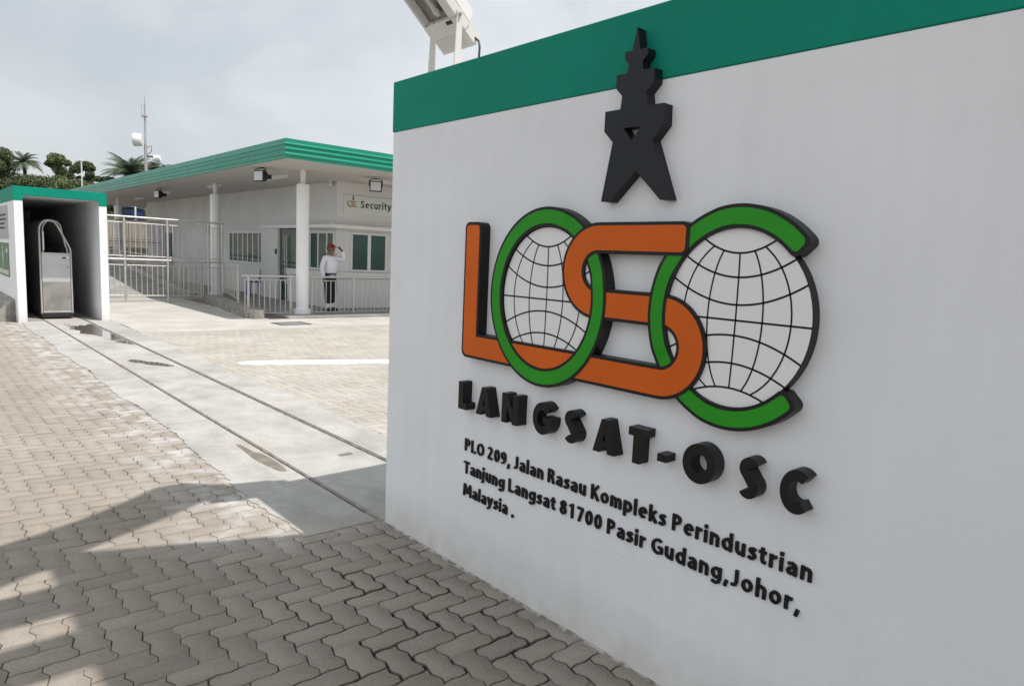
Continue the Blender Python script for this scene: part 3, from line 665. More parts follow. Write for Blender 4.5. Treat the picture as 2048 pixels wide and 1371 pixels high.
# ------------------------------------------------------------------ floodlight on top of the sign wall
def floodlight_wall():
    t = thing('floodlight', 'white floodlight tilted over the top edge of the sign wall', 'floodlight', (2.2, 3.02, 2.54))
    y0, y1 = 3.045, 3.344
    a = .709
    piv = Vector((2.27, 0, 2.857))
    ex = Vector((-math.cos(a), 0, math.sin(a))); ez = Vector((math.sin(a), 0, math.cos(a)))
    def P_(l, y, h): return tuple(piv+ex*l+ez*h+Vector((0, y, 0)))
    def hbox(b, l0, l1, ya, yb, h0, h1, tl=0):
        b.add([P_(l0,ya,h0),P_(l1,ya,h0),P_(l1,yb,h0),P_(l0,yb,h0),P_(l0+tl,ya+.012*(tl>0),h1),P_(l1-tl,ya+.012*(tl>0),h1),P_(l1-tl,yb-.012*(tl>0),h1),P_(l0+tl,yb-.012*(tl>0),h1)],
              [(0,3,2,1),(4,5,6,7),(0,1,5,4),(1,2,6,5),(2,3,7,6),(3,0,4,7)])
    # body: open tray made of four rims and a back
    b = MB(); L0, L1 = -.076, .42
    hbox(b, L0, L1, y0, y1, .035, .11, .03)
    hbox(b, L0, L0+.0825, y0, y1, -.02, .034); hbox(b, L1-.03, L1, y0, y1, -.02, .034)
    hbox(b, L0+.083, L1-.0305, y0, y0+.06, -.02, .034); hbox(b, L0+.083, L1-.0305, y1-.017, y1, -.02, .034)
    b.build('housing', whitemetal, t, .006)
    b = MB()
    for k in range(5): hbox(b, -.160+k*.016, -.153+k*.016, y0+.05, y1-.02, -.0145, -.0125)
    hbox(b, -.172, -.0765, y0+.006, y1-.006, -.012, .05); b.build('gear_box', whitemetal, t, .002)
    b = MB(); hbox(b, L0+.083, L1-.031, y0+.0605, y1-.0175, .030, .0345); b.build('reflector', reflector, t)
    b = MB(); p0 = Vector(P_(.03, (y0+y1)/2, .008)); p1 = Vector(P_(.27, (y0+y1)/2+.02, .008))
    b.tube([p0, p0.lerp(p1, .1), p0.lerp(p1, .25), p0.lerp(p1, .75), p0.lerp(p1, .8)], [.010, .022, .013, .013, .006], 12); b.build('bulb', lampglass, t)
    b = MB(); hbox(b, -.02, .0, y0+.05, y0+.10, -.0225, -.0202); b.build('rating_plate', darkmetal, t)
    # U bracket
    for ya, zt in ((y0-.012, 2.885), (3.27, 2.80)):
        b = MB(); pts = [(ya, 2.5415, 2.262, .010), (ya, 2.60, 2.265, .022), (ya, zt, 2.27, .017)]
        vs = []
        for y_, z_, x_, hw in pts: vs += [(x_-hw, y_, z_), (x_+hw, y_, z_), (x_+hw, y_+.008, z_), (x_-hw, y_+.008, z_)]
        fs = [(0,1,2,3),(8,11,10,9)]+[(i*4+k, i*4+(k+1)%4, (i+1)*4+(k+1)%4, (i+1)*4+k) for i in (0,1) for k in range(4)]
        b.add(vs, fs); br = b.build('bracket_arm', whitemetal, t, .002)
        b = MB(); b.tube([(2.268, ya-.008, 2.862), (2.268, ya-.0005, 2.862)], .011, 8); b.tube([(2.268, ya-.016, 2.862), (2.268, ya-.008, 2.862)], .006, 6); b.build('bolt', steel, br)
    b = MB(); b.tube([(2.39, 3.06, 2.78), (2.40, 3.03, 2.755), (2.395, 3.015, 2.72), (2.385, 3.005, 2.66), (2.38, 3.0, 2.60), (2.38, 3.0, 2.53)], .006, 8); b.build('cable', darkmetal, t)
floodlight_wall()

# ------------------------------------------------------------------ gate kiosk and folded gate
KX0, KX1, KY0, KY1, KZ = 1.645, 3.15, 15.62, 25, 2.525
t = thing('gate_kiosk', 'white gate housing with green top band and open dark front', 'gate housing', (2.4, 20, 0))
b = MB()
b.box(KX0, KX0+.14, KY0, KY1, -.03, 2.2625); b.box(KX1-.14, KX1, KY0, KY1, -.03, 2.262)
b.box(KX0+.1405, KX1-.1405, KY1-.15, KY1, -.03, 2.366); b.build('side_walls', wallwhite, t, .006)
b = MB(); b.box(KX0+.012, KX0+.14, KY0+.012, KY1-.012, 2.2626, 2.50); b.box(KX1-.14, KX1-.012, KY0+.012, KY1-.012, 2.2626, 2.50); b.build('upper_walls', white, t)
b = MB(); b.box(KX0-.004, KX0+.0115, KY0-.004, KY1+.004, 2.263, KZ); b.box(KX1-.0115, KX1+.004, KY0-.004, KY1+.004, 2.263, KZ)
b.box(KX0+.012, KX0+.14, KY0-.004, KY0+.0115, 2.263, KZ); b.box(KX1-.14, KX1-.012, KY0-.004, KY0+.0115, 2.263, KZ)
b.box(KX0+.1405, KX1-.1405, KY0-.004, KY0+.15, 2.365, KZ); b.build('green_band', green, t, .003)
b = MB(); b.box(KX0+.141, KX1-.141, KY0+.151, KY1, 2.367, 2.48); b.build('ceiling', white, t)
b = MB(); b.prism([(KX0-.30, 0), (KX0-.30, .12), (KX0-.16, .30), (KX0-.001, .42), (KX0-.001, -.02), (KX0-.30, -.02)][1:], lambda a, z, d: (a, d, z), KY0+.35, KY1)
b.build('concrete_haunch', concdark, t, .01)
# notices on its left side
def notice(name, y0, y1, z0, z1, m, lab):
    o = thing(name, lab, 'sign', (KX0, (y0+y1)/2, z0))
    b = MB(); b.box(KX0-.012, KX0-.001, y0, y1, z0, z1); b.build('board', m, o, .002)
    return o
n1 = notice('notice_board', 16.55, 18.6, 1.55, 2.20, panelgrey, 'grey notice board under the green band of the gate housing')
b = MB()
for r_, (ya, yb) in enumerate(((16.75, 18.3), (16.75, 18.4), (17.0, 18.4), (17.0, 17.9))):
    yy = ya; rn = random.Random(r_)
    while yy < yb:
        wd = rn.uniform(.05, .1); b.box(KX0-.0145, KX0-.0125, yy, yy+wd, 2.0-r_*.085, 2.04-r_*.085); yy += wd+.03
b.build('printed_lines', printdark, n1)
n2 = notice('notice_board', 16.6, 18.5, .80, 1.47, panelgreen, 'green notice board with a white figure on the gate housing')
b = MB(); yf = 17.55
b.lathe([(.001, -.001), (.035, -.001), (.035, .001), (.001, .001)], (KX0-.0135, yf, 1.36), 14, 'x')
b.box(KX0-.0145, KX0-.0125, yf-.05, yf+.05, 1.14, 1.31); b.box(KX0-.0145, KX0-.0125, yf-.032, yf-.006, .97, 1.139); b.box(KX0-.0145, KX0-.0125, yf+.006, yf+.032, .97, 1.139)
b.build('figure', printwhite, n2)
b = MB(); b.box(KX0-.0145, KX0-.0125, 16.75, 16.95, 1.28, 1.36); b.build('small_mark', printwhite, n2)
b = MB(); b.box(KX0-.0145, KX0-.0125, 16.66, 18.4, .84, .93); b.build('caption_strip', mat('pale_caption', (.5, .54, .48), .6), n2)

# folded retractable gate
gt = thing('retractable_gate', 'folded stainless steel retractable gate parked inside the housing', 'gate', (2.36, 16.3, 0))
def arch_pts(x0, x1, zb, y):
    pts = [(x0, y, zb), (x0, y, 1.70)]
    pts += [(x0+.16-.16*math.cos(R(a_)), y, 1.74+.21*math.sin(R(a_))) for a_ in range(10, 100, 12)]
    pts += [(x0+.25, y, 1.925), (x0+.30, y, 1.86), (x1-.03, y, 1.46), (x1-.006, y, 1.40), (x1, y, 1.33), (x1, y, zb)]
    return pts
gx0, gx1 = 2.10, 2.615
for k in range(12):
    y = 16.25+k*.17
    b = MB(); b.tube(arch_pts(gx0, gx1, .10, y), .018 if k == 0 else .013, 8)
    if k: b.tube([(gx0, y, .55), (gx1, y, .55)], .012, 6); b.tube([(gx0, y, 1.28), (gx1, y, 1.28)], .012, 6)
    b.build('frame_arch', steel if k == 0 else shadesteel, gt)
b = MB(); b.tube(arch_pts(gx0+.055, gx1-.055, 1.3, 16.26), .012, 8); b.build('inner_arch', steel, gt)
b = MB()
for k in range(11):
    y = 16.25+k*.17
    for x in (gx0+.04, gx1-.04):
        b.tube([(x, y, .25), (x, y+.17, 1.2)], .011, 6); b.tube([(x, y+.17, .25), (x, y, 1.2)], .011, 6)
b.build('lattice', shadesteel, gt)
b = MB(); b.box(gx0+.022, gx1-.022, 16.23, 16.25, .735, 1.285); b.build('upper_panel', mat('painted_sheet', (.55, .56, .57), .42, metal=.35, var=.06, vscale=4), gt, .003)
b = MB(); b.box(gx0+.022, gx1-.022, 16.228, 16.25, .16, .73); b.build('lower_panel', panelsteel, gt, .003)
for za, zb in ((1.287, 1.315), (.128, .158)):
    b = MB(); b.box(gx0+.02, gx1-.02, 16.22, 16.26, za, zb); b.build('cross_rail', steel, gt, .002)
b = MB(); b.box(gx0+.365, gx0+.43, 16.2265, 16.2295, 1.20, 1.235); b.build('sticker', printdark, gt)
b = MB(); b.box(gx0+.436, gx0+.475, 16.2265, 16.2295, 1.185, 1.245); b.build('sticker', printwhite, gt)
b = MB(); b.box(gx0+.436, gx0+.475, 16.226, 16.2262, 1.18, 1.19); b.build('sticker', printred, gt)
for za in (1.03, .44):
    b = MB(); b.box(gx0+.44, gx0+.465, 16.215, 16.2275, za, za+.012); b.build('handle', darkmetal, gt)
b = MB(); b.box(gx0+.055, gx0+.075, 16.25, 16.27, 1.36, 1.72); b.build('side_light', mat('pale_acrylic', (.7, .75, .75), .2), gt)
b = MB(); b.box(gx0-.01, gx1+.01, 16.21, 18.2, .03, .12); b.build('wheel_base', darkmetal, gt, .01)

# ------------------------------------------------------------------ guard building
BX, BY = 8.93, 17.18; ZS = 3.46; FX, FY = 6.05, 13.87; FL = .05
bd = thing('guard_house', 'long white guard house with deep eaves and green roof fascia', 'building', (9, 24, 0))
b = MB(); b.box(BX, 17, BY, 36, 0, ZS-.002); b.build('wall', housepaint, bd)
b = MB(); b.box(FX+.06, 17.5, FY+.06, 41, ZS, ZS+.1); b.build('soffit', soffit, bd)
# eaves fascia: ribbed cladding swept round the corner
prof = [(0, 0), (.0, .035), (.012, .055), (.012, .09)]
def fprof():
    z0 = 0; pts = [(-.05, .0), (0, .0)]
    for zr in (.10, .205, .305):
        pts += [(.0, zr-.045), (.022, zr-.028), (.022, zr-.010), (.003, zr+.014)]
    pts += [(.003, .395), (-.05, .395)]
    return pts
fp = fprof(); fas = MB()
crn = [(17.6, FY), (FX, FY), (FX, 41.1)]
def fas_sweep():
    vs = []
    for i, (x, y) in enumerate(crn):
        for o_, z in fp:
            if i == 0: p = (x, y-o_, ZS-.012+z)
            elif i == 1: p = (x-o_, y-o_, ZS-.012+z)
            else: p = (x-o_, y, ZS-.012+z)
            vs.append(p)
    n = len(fp); fs = []
    for i in range(2):
        for k in range(n): fs.append((i*n+k, i*n+(k+1) % n, (i+1)*n+(k+1) % n, (i+1)*n+k))
    fas.add(vs, fs)
fas_sweep(); fas.build('fascia', fascia_green, bd)
b = MB(); b.box(FX+.05, 17.5, FY+.05, 41, ZS+.101, ZS+.36); b.build('roof', greymetal, bd)
for y in np.arange(FY+1.6, 41, 2.4):
    b = MB(); b.box(FX-.024, FX-.0225, y, y+.012, ZS-.01, ZS+.38); b.build('cladding_joint', fascia_green, bd)
for x, y in ((7.3, 15.75), (7.3, 21.8), (7.3, 34.1)):
    b = MB(); b.lathe([(.2, .0), (.2, .16)], (x, y, 0), 28); b.lathe([(.148, .16), (.148, 3.13)], (x, y, 0), 28); b.lathe([(.062, 3.13), (.062, ZS)], (x, y, 0), 20)
    b.build('column', white, bd, .008)
# eyebrow ledge, pier, parapet sill, recess
b = MB(); b.box(BX-.30, BX-.001, BY-.27, 21.75, 2.2, 2.30); b.box(BX-.001, 17, BY-.27, BY-.001, 2.2, 2.30); b.build('ledge', white, bd, .006)
b = MB(); b.box(BX-.27, BX-.001, 20.42, 21.7, FL, 2.199); b.build('pier', housepaint, bd, .006)
b = MB(); b.box(BX-.27, BX-.001, BY-.24, 19.72, FL, .86); b.box(BX-.001, 17, BY-.24, BY-.001, FL, .86); b.build('low_wall', housepaint, bd, .006)
b = MB(); b.box(BX-.31, BX-.002, BY-.28, 19.75, .862, 1.03); b.box(BX-.002, 17, BY-.28, BY-.002, .862, 1.03); b.build('sill_band', housepaint, bd, .006)
frame_m = whitemetal
def window_x(x, y0, y1, z0, z1, mull, g, recess=.0):
    """window in a wall facing -x"""
    w_ = MB(); d = .014
    w_.box(x-d, x+.0, y0, y1, z0, z0+.06); w_.box(x-d, x, y0, y1, z1-.06, z1)
    w_.box(x-d, x, y0, y0+.06, z0+.0605, z1-.0605); w_.box(x-d, x, y1-.06, y1, z0+.0605, z1-.0605)
    for m_ in mull: w_.box(x-d, x, m_-.035, m_+.035, z0+.0605, z1-.0605)
    o = w_.build('window', frame_m, bd, .003)
    p = MB(); p.box(x-.012, x-.001, y0+.02, y1-.02, z0+.02, z1-.02); p.build('pane', g, o); return o
def window_y(y, x0, x1, z0, z1, mull, g):
    w_ = MB(); d = .03
    w_.box(x0, x1, y-d, y, z0, z0+.06); w_.box(x0, x1, y-d, y, z1-.06, z1)
    w_.box(x0, x0+.05, y-d, y, z0+.0605, z1-.0605); w_.box(x1-.05, x1, y-d, y, z0+.0605, z1-.0605)
    for m_ in mull: w_.box(m_-.05, m_+.05, y-d, y, z0+.0605, z1-.0605)
    o = w_.build('window', frame_m, bd, .003)
    p = MB(); p.box(x0+.02, x1-.02, y-.012, y-.001, z0+.02, z1-.02); p.build('pane', g, o); return o
window_x(BX-.001, 22.0, 25.25, 1.05, 2.12, [22.55, 23.05, 23.5, 23.95, 24.4, 24.85], glass)
window_x(BX-.001, 17.3, 19.2, 1.04, 2.13, [17.72, 18.25, 18.75], glass)
window_y(BY-.001, 9.36, 10.5, 1.04, 2.13, [9.93], glass2)
window_y(BY-.001, 10.9, 12.0, 1.04, 2.13, [11.45], glass2)
b = MB(); b.box(BX-.20, BX-.16, 19.25, 20.38, FL, 2.18); dr = b.build('door', glass, bd)
for y in (19.78, 19.93):
    b = MB(); b.tube([(BX-.25, y, .55), (BX-.25, y, 1.98)], .016, 8); b.tube([(BX-.25, y, .7), (BX-.201, y, .7)], .01, 6); b.tube([(BX-.25, y, 1.8), (BX-.201, y, 1.8)], .01, 6); b.build('handle', steel, dr)
b = MB(); b.box(BX-.22, BX-.001, 20.381, 20.419, FL, 2.19); b.build('jamb', steel, dr)
b = MB(); b.box(BX-.06, BX-.001, 32.0, 32.9, FL, 2.05); b.build('door', tealdoor, bd)
b = MB(); b.box(BX-.03, BX-.001, 26.4, 27.6, 2.0, 2.35)
for k in range(6): b.box(BX-.045, BX-.031, 26.45, 27.55, 2.03+k*.052, 2.05+k*.052)
b.build('louvre_vent', greymetal, bd)
# floor slab of the verandah
sheet('verandah_floor', [(6.62, 14.95), (18, 14.75), (18, BY+.3), (9.2, BY+.3), (9.2, 42), (6.62, 42)], -.03, FL, floorgrey)
b = MB(); b.box(BX-.305, BX-.275, 20.47, 20.55, 1.42, 1.58)
tag(b.build('card_reader', darkmetal, None, .004), 'small black card reader on the pier beside the glass door', 'card reader')
# blue chair against the wall
t = thing('plastic_chair', 'blue plastic chair standing by the wall beside the pier', 'chair', (8.55, 21.95, FL))
b = MB(); b.box(8.33, 8.75, 21.72, 22.12, FL+.43, FL+.47); b.build('seat', blueP, t, .012)
b = MB(); b.prism([(8.72, FL+.47), (8.78, FL+.47), (8.86, FL+.9), (8.81, FL+.9)], lambda a, z, d: (a, d, z), 21.74, 22.1); b.build('backrest', blueP, t, .012)
for x in (8.36, 8.72):
    for y in (21.75, 22.09):
        b = MB(); b.tube([(x, y, FL+.43), (x+(x-8.54)*.12, y, FL)], .018, 8); b.build('leg', blueP, t)
# security sign
t = thing('security_sign', 'pale name board reading Security with a small emblem', 'sign', (9.9, BY, 2.85))
b = MB(); b.box(9.13, 11.2, BY-.03, BY-.002, 2.63, 3.12); b.build('board', signpale, t, .003)
_, tw = lettering('Security', lambda x, y, d: (x, y, d), .01); k = .98/tw
b, _ = lettering('Security', lambda x, y, d: (9.63+x*k, BY-.031-d, 2.80+y*.2), .006); b.build('lettering', printdark, t, 0, 2, False)
def mini(s, z): return (9.55+(s+.85)*.185, BY-.032, 2.80+(z-1.06)*.24)
b = MB(); b.m = 0
def mstrip(pts, hw, mi, dd, closed=False):
    Lf, Rr = strip(pts, hw); vs = []
    for l, r in zip(Lf, Rr):
        for q in (l, r): p = mini(q.x, q.y); vs.append((p[0], p[1]-dd, p[2]))
    b.m = mi; b.add(vs, [(2*i, 2*i+1, 2*i+3, 2*i+2) for i in range(len(pts)-1)])
mstrip([tuple(p) for p in P], .05, 0, .002)
mstrip([(cO[0]+.31*math.cos(R(a_)), cO[1]+.34*math.sin(R(a_))) for a_ in range(0, 361, 12)], .035, 1, .001)
mstrip([(cC[0]+.31*math.cos(R(a_)), cC[1]+.34*math.sin(R(a_))) for a_ in range(44, 317, 12)], .035, 1, .001)
b.m = 2; vs, fs = curve_mesh([[(x, z) for x, z in tow]], .01)
b.add([(mini(v[0], v[1])[0], BY-.033-v[2]*.3, mini(v[0], v[1])[2]) for v in vs], fs)
b.build('emblem', [mat('small_orange', (.5, .08, .02), .5), logo_green, printdark], t, fixn=False)
# floodlights under the eaves: one is built, the others are copies
def eave_lamp(label, loc):
    t = thing('eave_floodlight', label, 'floodlight', loc, 'floodlights under the eaves')
    x, y, z = loc
    b = MB(); b.prism([(-.02, -.13), (-.02, .13), (.04, .13), (.16, .05), (.26, .05), (.26, -.05), (.16, -.05), (.04, -.13)], lambda a, c, d: (x+a, y+d, z+c), -.15, .15); b.build('housing', darkmetal, t, .006)
    b = MB(); b.box(x-.028, x-.0205, y-.125, y+.125, z-.105, z+.105); b.build('lens', lampglass, t)
    b = MB(); b.tube([(x+.06, y-.158, z), (x+.05, y-.158, z+.15), (x+.10, y-.05, z+.19), (x+.10, y+.05, z+.19), (x+.05, y+.158, z+.15), (x+.06, y+.158, z)], .012, 6); b.tube([(x+.10, y, z+.19), (x+.10, y, ZS)], .03, 8); b.build('bracket', darkmetal, t)
    return t
def place_copy(src, loc, label, rz=0):
    c = copy_tree(src); c.location = loc; c['label'] = label; c.rotation_euler = (0, 0, rz); return c
e0 = eave_lamp('black floodlight under the eaves near the roof corner', (6.42, 16.2, 3.26))
e0.rotation_euler = (0, 0, R(25))
place_copy(e0, (6.72, 25.8, 3.24), 'black floodlight hanging under the far left eaves', R(15))
place_copy(e0, (8.92, 15.15, 3.22), 'black floodlight above the security name board', R(58))
def batten(loc, lab):
    t = thing('batten_light', lab, 'ceiling light', loc, 'fluorescent battens under the eaves'); x, y, z = loc
    b = MB(); b.box(x-.035, x+.035, y-.62, y+.62, z-.05, z); b.build('body', whitemetal, t, .004)
    b = MB(); b.tube([(x, y-.58, z-.072), (x, y+.58, z-.072)], .014, 8); b.build('tube', printwhite, t)
    return t
f0 = batten((7.45, 17.6, ZS-.002), 'fluorescent batten beside the front column top')
place_copy(f0, (7.45, 22.3, ZS-.002), 'fluorescent batten behind the second column top')
place_copy(f0, (7.45, 27.6, ZS-.002), 'fluorescent batten midway along the eaves')
place_copy(f0, (7.75, 32.4, ZS-.002), 'farthest fluorescent batten near the end of the building')
place_copy(f0, (9.4, 15.7, ZS-.002), 'fluorescent batten behind the floodlight over the name board', R(90))
t = thing('security_camera', 'small white camera under the soffit at the building corner', 'camera', (8.85, 17.05, ZS))
b = MB(); b.lathe([(.05, 0), (.05, -.03), (.02, -.035)], (8.82, 17.35, ZS), 12); b.build('mount', whitemetal, t)
b = MB(); b.tube([(8.82, 17.35, ZS-.03), (8.82, 17.33, ZS-.1)], .012, 6); b.tube([(8.75, 17.2, ZS-.12), (8.88, 17.5, ZS-.09)], .04, 10); b.build('body', whitemetal, t)

# ------------------------------------------------------------------ railings
def railing(label, p0, p1, z0, z1, posts, bars, tiers, post_bottom=None, tier_posts=True):
    """rail from p0 to p1 (x,y); z0/z1 ground at the ends; tiers = list of (bar bottom, bar top, handrail height)"""
    t = thing('railing', label, 'railing', (p0[0], p0[1], z0), None)
    def at(f, z): return (p0[0]+(p1[0]-p0[0])*f, p0[1]+(p1[1]-p0[1])*f, z0+(z1-z0)*f+z)
    top = max(h_ for _, _, h_ in tiers)
    for f in posts:
        b = MB(); b.tube([at(f, post_bottom if post_bottom is not None else 0), at(f, top-.02)], .028, 10); b.lathe([(.05, 0), (.05, .008)], at(f, (post_bottom or 0)), 12); b.build('post', steel, t)
    for zb, zt, hr in tiers:
        b = MB(); b.tube([at(0, hr), at(1, hr)], .026, 10); b.build('handrail', steel, t)
        fs = sorted(set([0.0]+list(posts)+[1.0]))
        for a_, c_ in zip(fs[:-1], fs[1:]):
            if c_-a_ < .03: continue
            L = math.hypot(p1[0]-p0[0], p1[1]-p0[1])*(c_-a_); g_ = .045/L*(c_-a_)
            b = MB(); b.tube([at(a_+g_, zb), at(c_-g_, zb)], .013, 6); b.tube([at(a_+g_, zt), at(c_-g_, zt)], .013, 6)
            n = max(2, int(round(L/bars)))
            for k in range(1, n):
                f = a_+(c_-a_)*k/n; b.tube([at(f, zb), at(f, zt)], .011, 6)
            b.build('baluster_panel', steel, t)
    return t
railing('low steel railing between the concrete kerb and the white column', (5.85, 15.78), (7.12, 15.78), FL, FL, [.12, .92], .125, [(.02, .80, .89)])
railing('low steel railing in front of the standing guard', (7.46, 15.78), (14, 15.78), FL, FL, [.015, .19, .38, .57, .76, .98], .125, [(.02, .80, .89)])
railing('tall two tier steel railing beside the gate housing', (3.2, 20.15), (6.98, 20.15), 0.0, -.03, [.33, .605, .885, .985], .128, [(.20, 1.0, 1.15), (1.24, 2.1, 2.25)])
railing('sloping steel railing on the concrete ramp kerb', (6.93, 20.1), (6.36, 17.35), .25, .20, [.01, .98], .30, [(.08, .76, .90)])
railing('steel railing along the verandah edge behind the tall railing', (6.72, 21.3), (6.72, 33), FL, .25, [.0, .17, .33, .5, .67, .83, 1], .125, [(.1, .85, 1.0)])
railing('steel handrail at the far end of the ramp', (3.4, 33), (8.8, 33), .5, .5, [0, .25, .5, .75, 1], .12, [(.1, 1.0, 1.1), (1.2, 1.9, 2.0)])
# ramp kerb
b = MB(); b.prism([(6.29, 19.3), (5.79, 15.5), (5.88, 15.12), (6.12, 15.14), (6.80, 20.0), (6.45, 20.4)], lambda a, c, d: (a, c, d), -.02, .20)
tag(b.build('ramp_kerb', concdark, None, .008), 'rough grey concrete kerb at the foot of the ramp', 'kerb')
# ramp rising away along the building
b = MB(); b.prism([(21.6, -.02), (21.6, .01), (36, 1.15), (36, -.02)], lambda y, z, d: (d, y, z), 4.2, 6.5); o = b.build('access_ramp', floorgrey, None); tag(o, kind='structure')
b = MB(); b.prism([(21.8, -.02), (21.8, .14), (36, 1.32), (36, -.02)], lambda y, z, d: (d, y, z), 6.505, 6.65); tag(b.build('ramp_kerb', conc, None, .006), 'long sloping concrete kerb rising along the ramp', 'kerb')
b = MB(); b.prism([(21.8, -.02), (21.8, .14), (36, 1.32), (36, -.02)], lambda y, z, d: (d, y, z), 4.05, 4.195); tag(b.build('ramp_kerb', conc, None, .006), 'sloping concrete kerb on the housing side of the ramp', 'kerb')

# ------------------------------------------------------------------ behind: retaining wall, fence, mast, hill
b = MB(); b.box(-8, 30, 42, 42.3, -.03, 2.75); tag(b.build('boundary_wall', beige, None), 'beige boundary wall behind the ramp carrying the black fence', 'wall')
t = thing('steel_fence', 'black steel bar fence on top of the beige wall', 'fence', (9, 42.15, 2.75))
b = MB(); b.box(-8, 30, 42.12, 42.17, 3.52, 3.58); b.box(-8, 30, 42.12, 42.17, 2.82, 2.88); b.build('rail', darkmetal, t)
b = MB()
for x in np.arange(4, 16, .16): b.box(x, x+.03, 42.13, 42.16, 2.881, 3.519)
for x in np.arange(4, 16, .16): b.box(x, x+.03, 42.13, 42.16, 3.581, 3.68)
b.build('bars', darkmetal, t)
vs = []; fs = []; nx, ny = 60, 30
for j in range(ny):
    for i in range(nx):
        x = -150+300*i/(nx-1); y = 42.3+j*6; z = min(3.2, 2.6+(y-42.3)*.03)+(.4*math.sin(x*.21+y*.1) if j > 1 else 0)
        if j == 0: z = -.1
        vs.append((x, y, z))
for j in range(ny-1):
    for i in range(nx-1): fs.append((j*nx+i, j*nx+i+1, (j+1)*nx+i+1, (j+1)*nx+i))
b = MB(); b.add(vs, fs, True); tag(b.build('hill', hillgreen, None), kind='structure')
# antenna mast
mx_, my_ = 11.45, 46.2
t = thing('antenna_mast', 'tall grey antenna mast with a white drum dish', 'mast', (mx_, my_, 2.5))
b = MB(); b.tube([(mx_, my_, 2.3), (mx_, my_, 7.4)], .085, 10); b.tube([(mx_, my_, 7.4), (mx_, my_, 9.1)], .058, 10); b.tube([(mx_, my_, 9.1), (mx_, my_, 9.8)], .045, 8); b.lathe([(.16, 0), (.16, .06)], (mx_, my_, 9.02), 12); b.build('pole', mat('mast_steel', (.42, .39, .40), .5, metal=.4), t)
b = MB(); b.tube([(mx_, my_, 9.7), (mx_, my_, 10.25)], .014, 6); b.tube([(mx_-.18, my_, 9.7), (mx_-.18, my_, 8.9)], .012, 6); b.tube([(mx_-.18, my_, 9.72), (mx_, my_, 9.72)], .012, 6); b.build('lightning_rod', greymetal, t)
dd = (rt2*-1+Vector((0, 0, 0))-fw*.25).normalized()
c0 = Vector((mx_-.22, my_-.15, 7.62))
b = MB(); b.tube([c0+dd*0, c0+dd*.05, c0+dd*.42, c0+dd*.46], [.25, .36, .385, .35], 24); b.build('dish', whitemetal, t)
b = MB(); b.tube([(mx_, my_, 7.2), (mx_+.3, my_-.2, 7.35), (mx_+.26, my_-.2, 7.0), (mx_+.05, my_, 6.8)], .02, 6); b.tube([(mx_, my_, 6.75), (mx_+.45, my_-.3, 6.7)], .04, 8); b.build('cable', darkmetal, t)
b = MB(); b.tube([(mx_+.42, my_-.28, 6.62), (mx_+.68, my_-.46, 6.66)], [.2, .17], 14); b.box(mx_+.3, mx_+.52, my_-.36, my_-.16, 6.4, 6.55); b.build('small_antenna', whitemetal, t)
b = MB(); b.tube([(8.6, 49, 2.4), (8.6, 49, 6.25)], .035, 8); b.lathe([(.02, 6.25), (.06, 6.28), (.02, 6.4)], (8.6, 49, 0), 10); tag(b.build('flag_pole', whitemetal, None), 'thin white pole in front of the rounded tree', 'pole')
b = MB(); b.tube([(10.9, 46.5, 2.4), (10.9, 46.5, 4.1)], .06, 8); b.lathe([(.07, 4.1), (.02, 4.2)], (10.9, 46.5, 0), 8); tag(b.build('post', whitemetal, None), 'short white post beside the blue shed roof', 'post')
t = thing('blue_shed', 'low blue shed seen through the gap below the eaves', 'shed', (10.6, 49, 2.6))
b = MB(); b.box(11.05, 11.7, 48, 51, 2.5, 3.62); b.build('wall', blueT, t)
b = MB(); b.prism([(10.95, 3.62), (10.95, 3.67), (11.8, 3.57), (11.8, 3.52)], lambda a, z, d: (a, d, z+.11), 47.9, 51.1); b.build('roof', mat('pale_blue_roof', (.14, .20, .36), .5), t)
t = thing('parked_truck', 'dark truck with a white cab roof behind the fence', 'truck', (12.2, 47, 2.6))
b = MB(); b.box(12.0, 13.4, 46.2, 48.8, 2.7, 3.55); b.build('body', mat('truck_dark', (.03, .045, .06), .4), t, .05)
b = MB(); b.box(12.05, 12.8, 46.3, 47.6, 3.552, 3.78); b.build('cab_roof', whitemetal, t, .05)

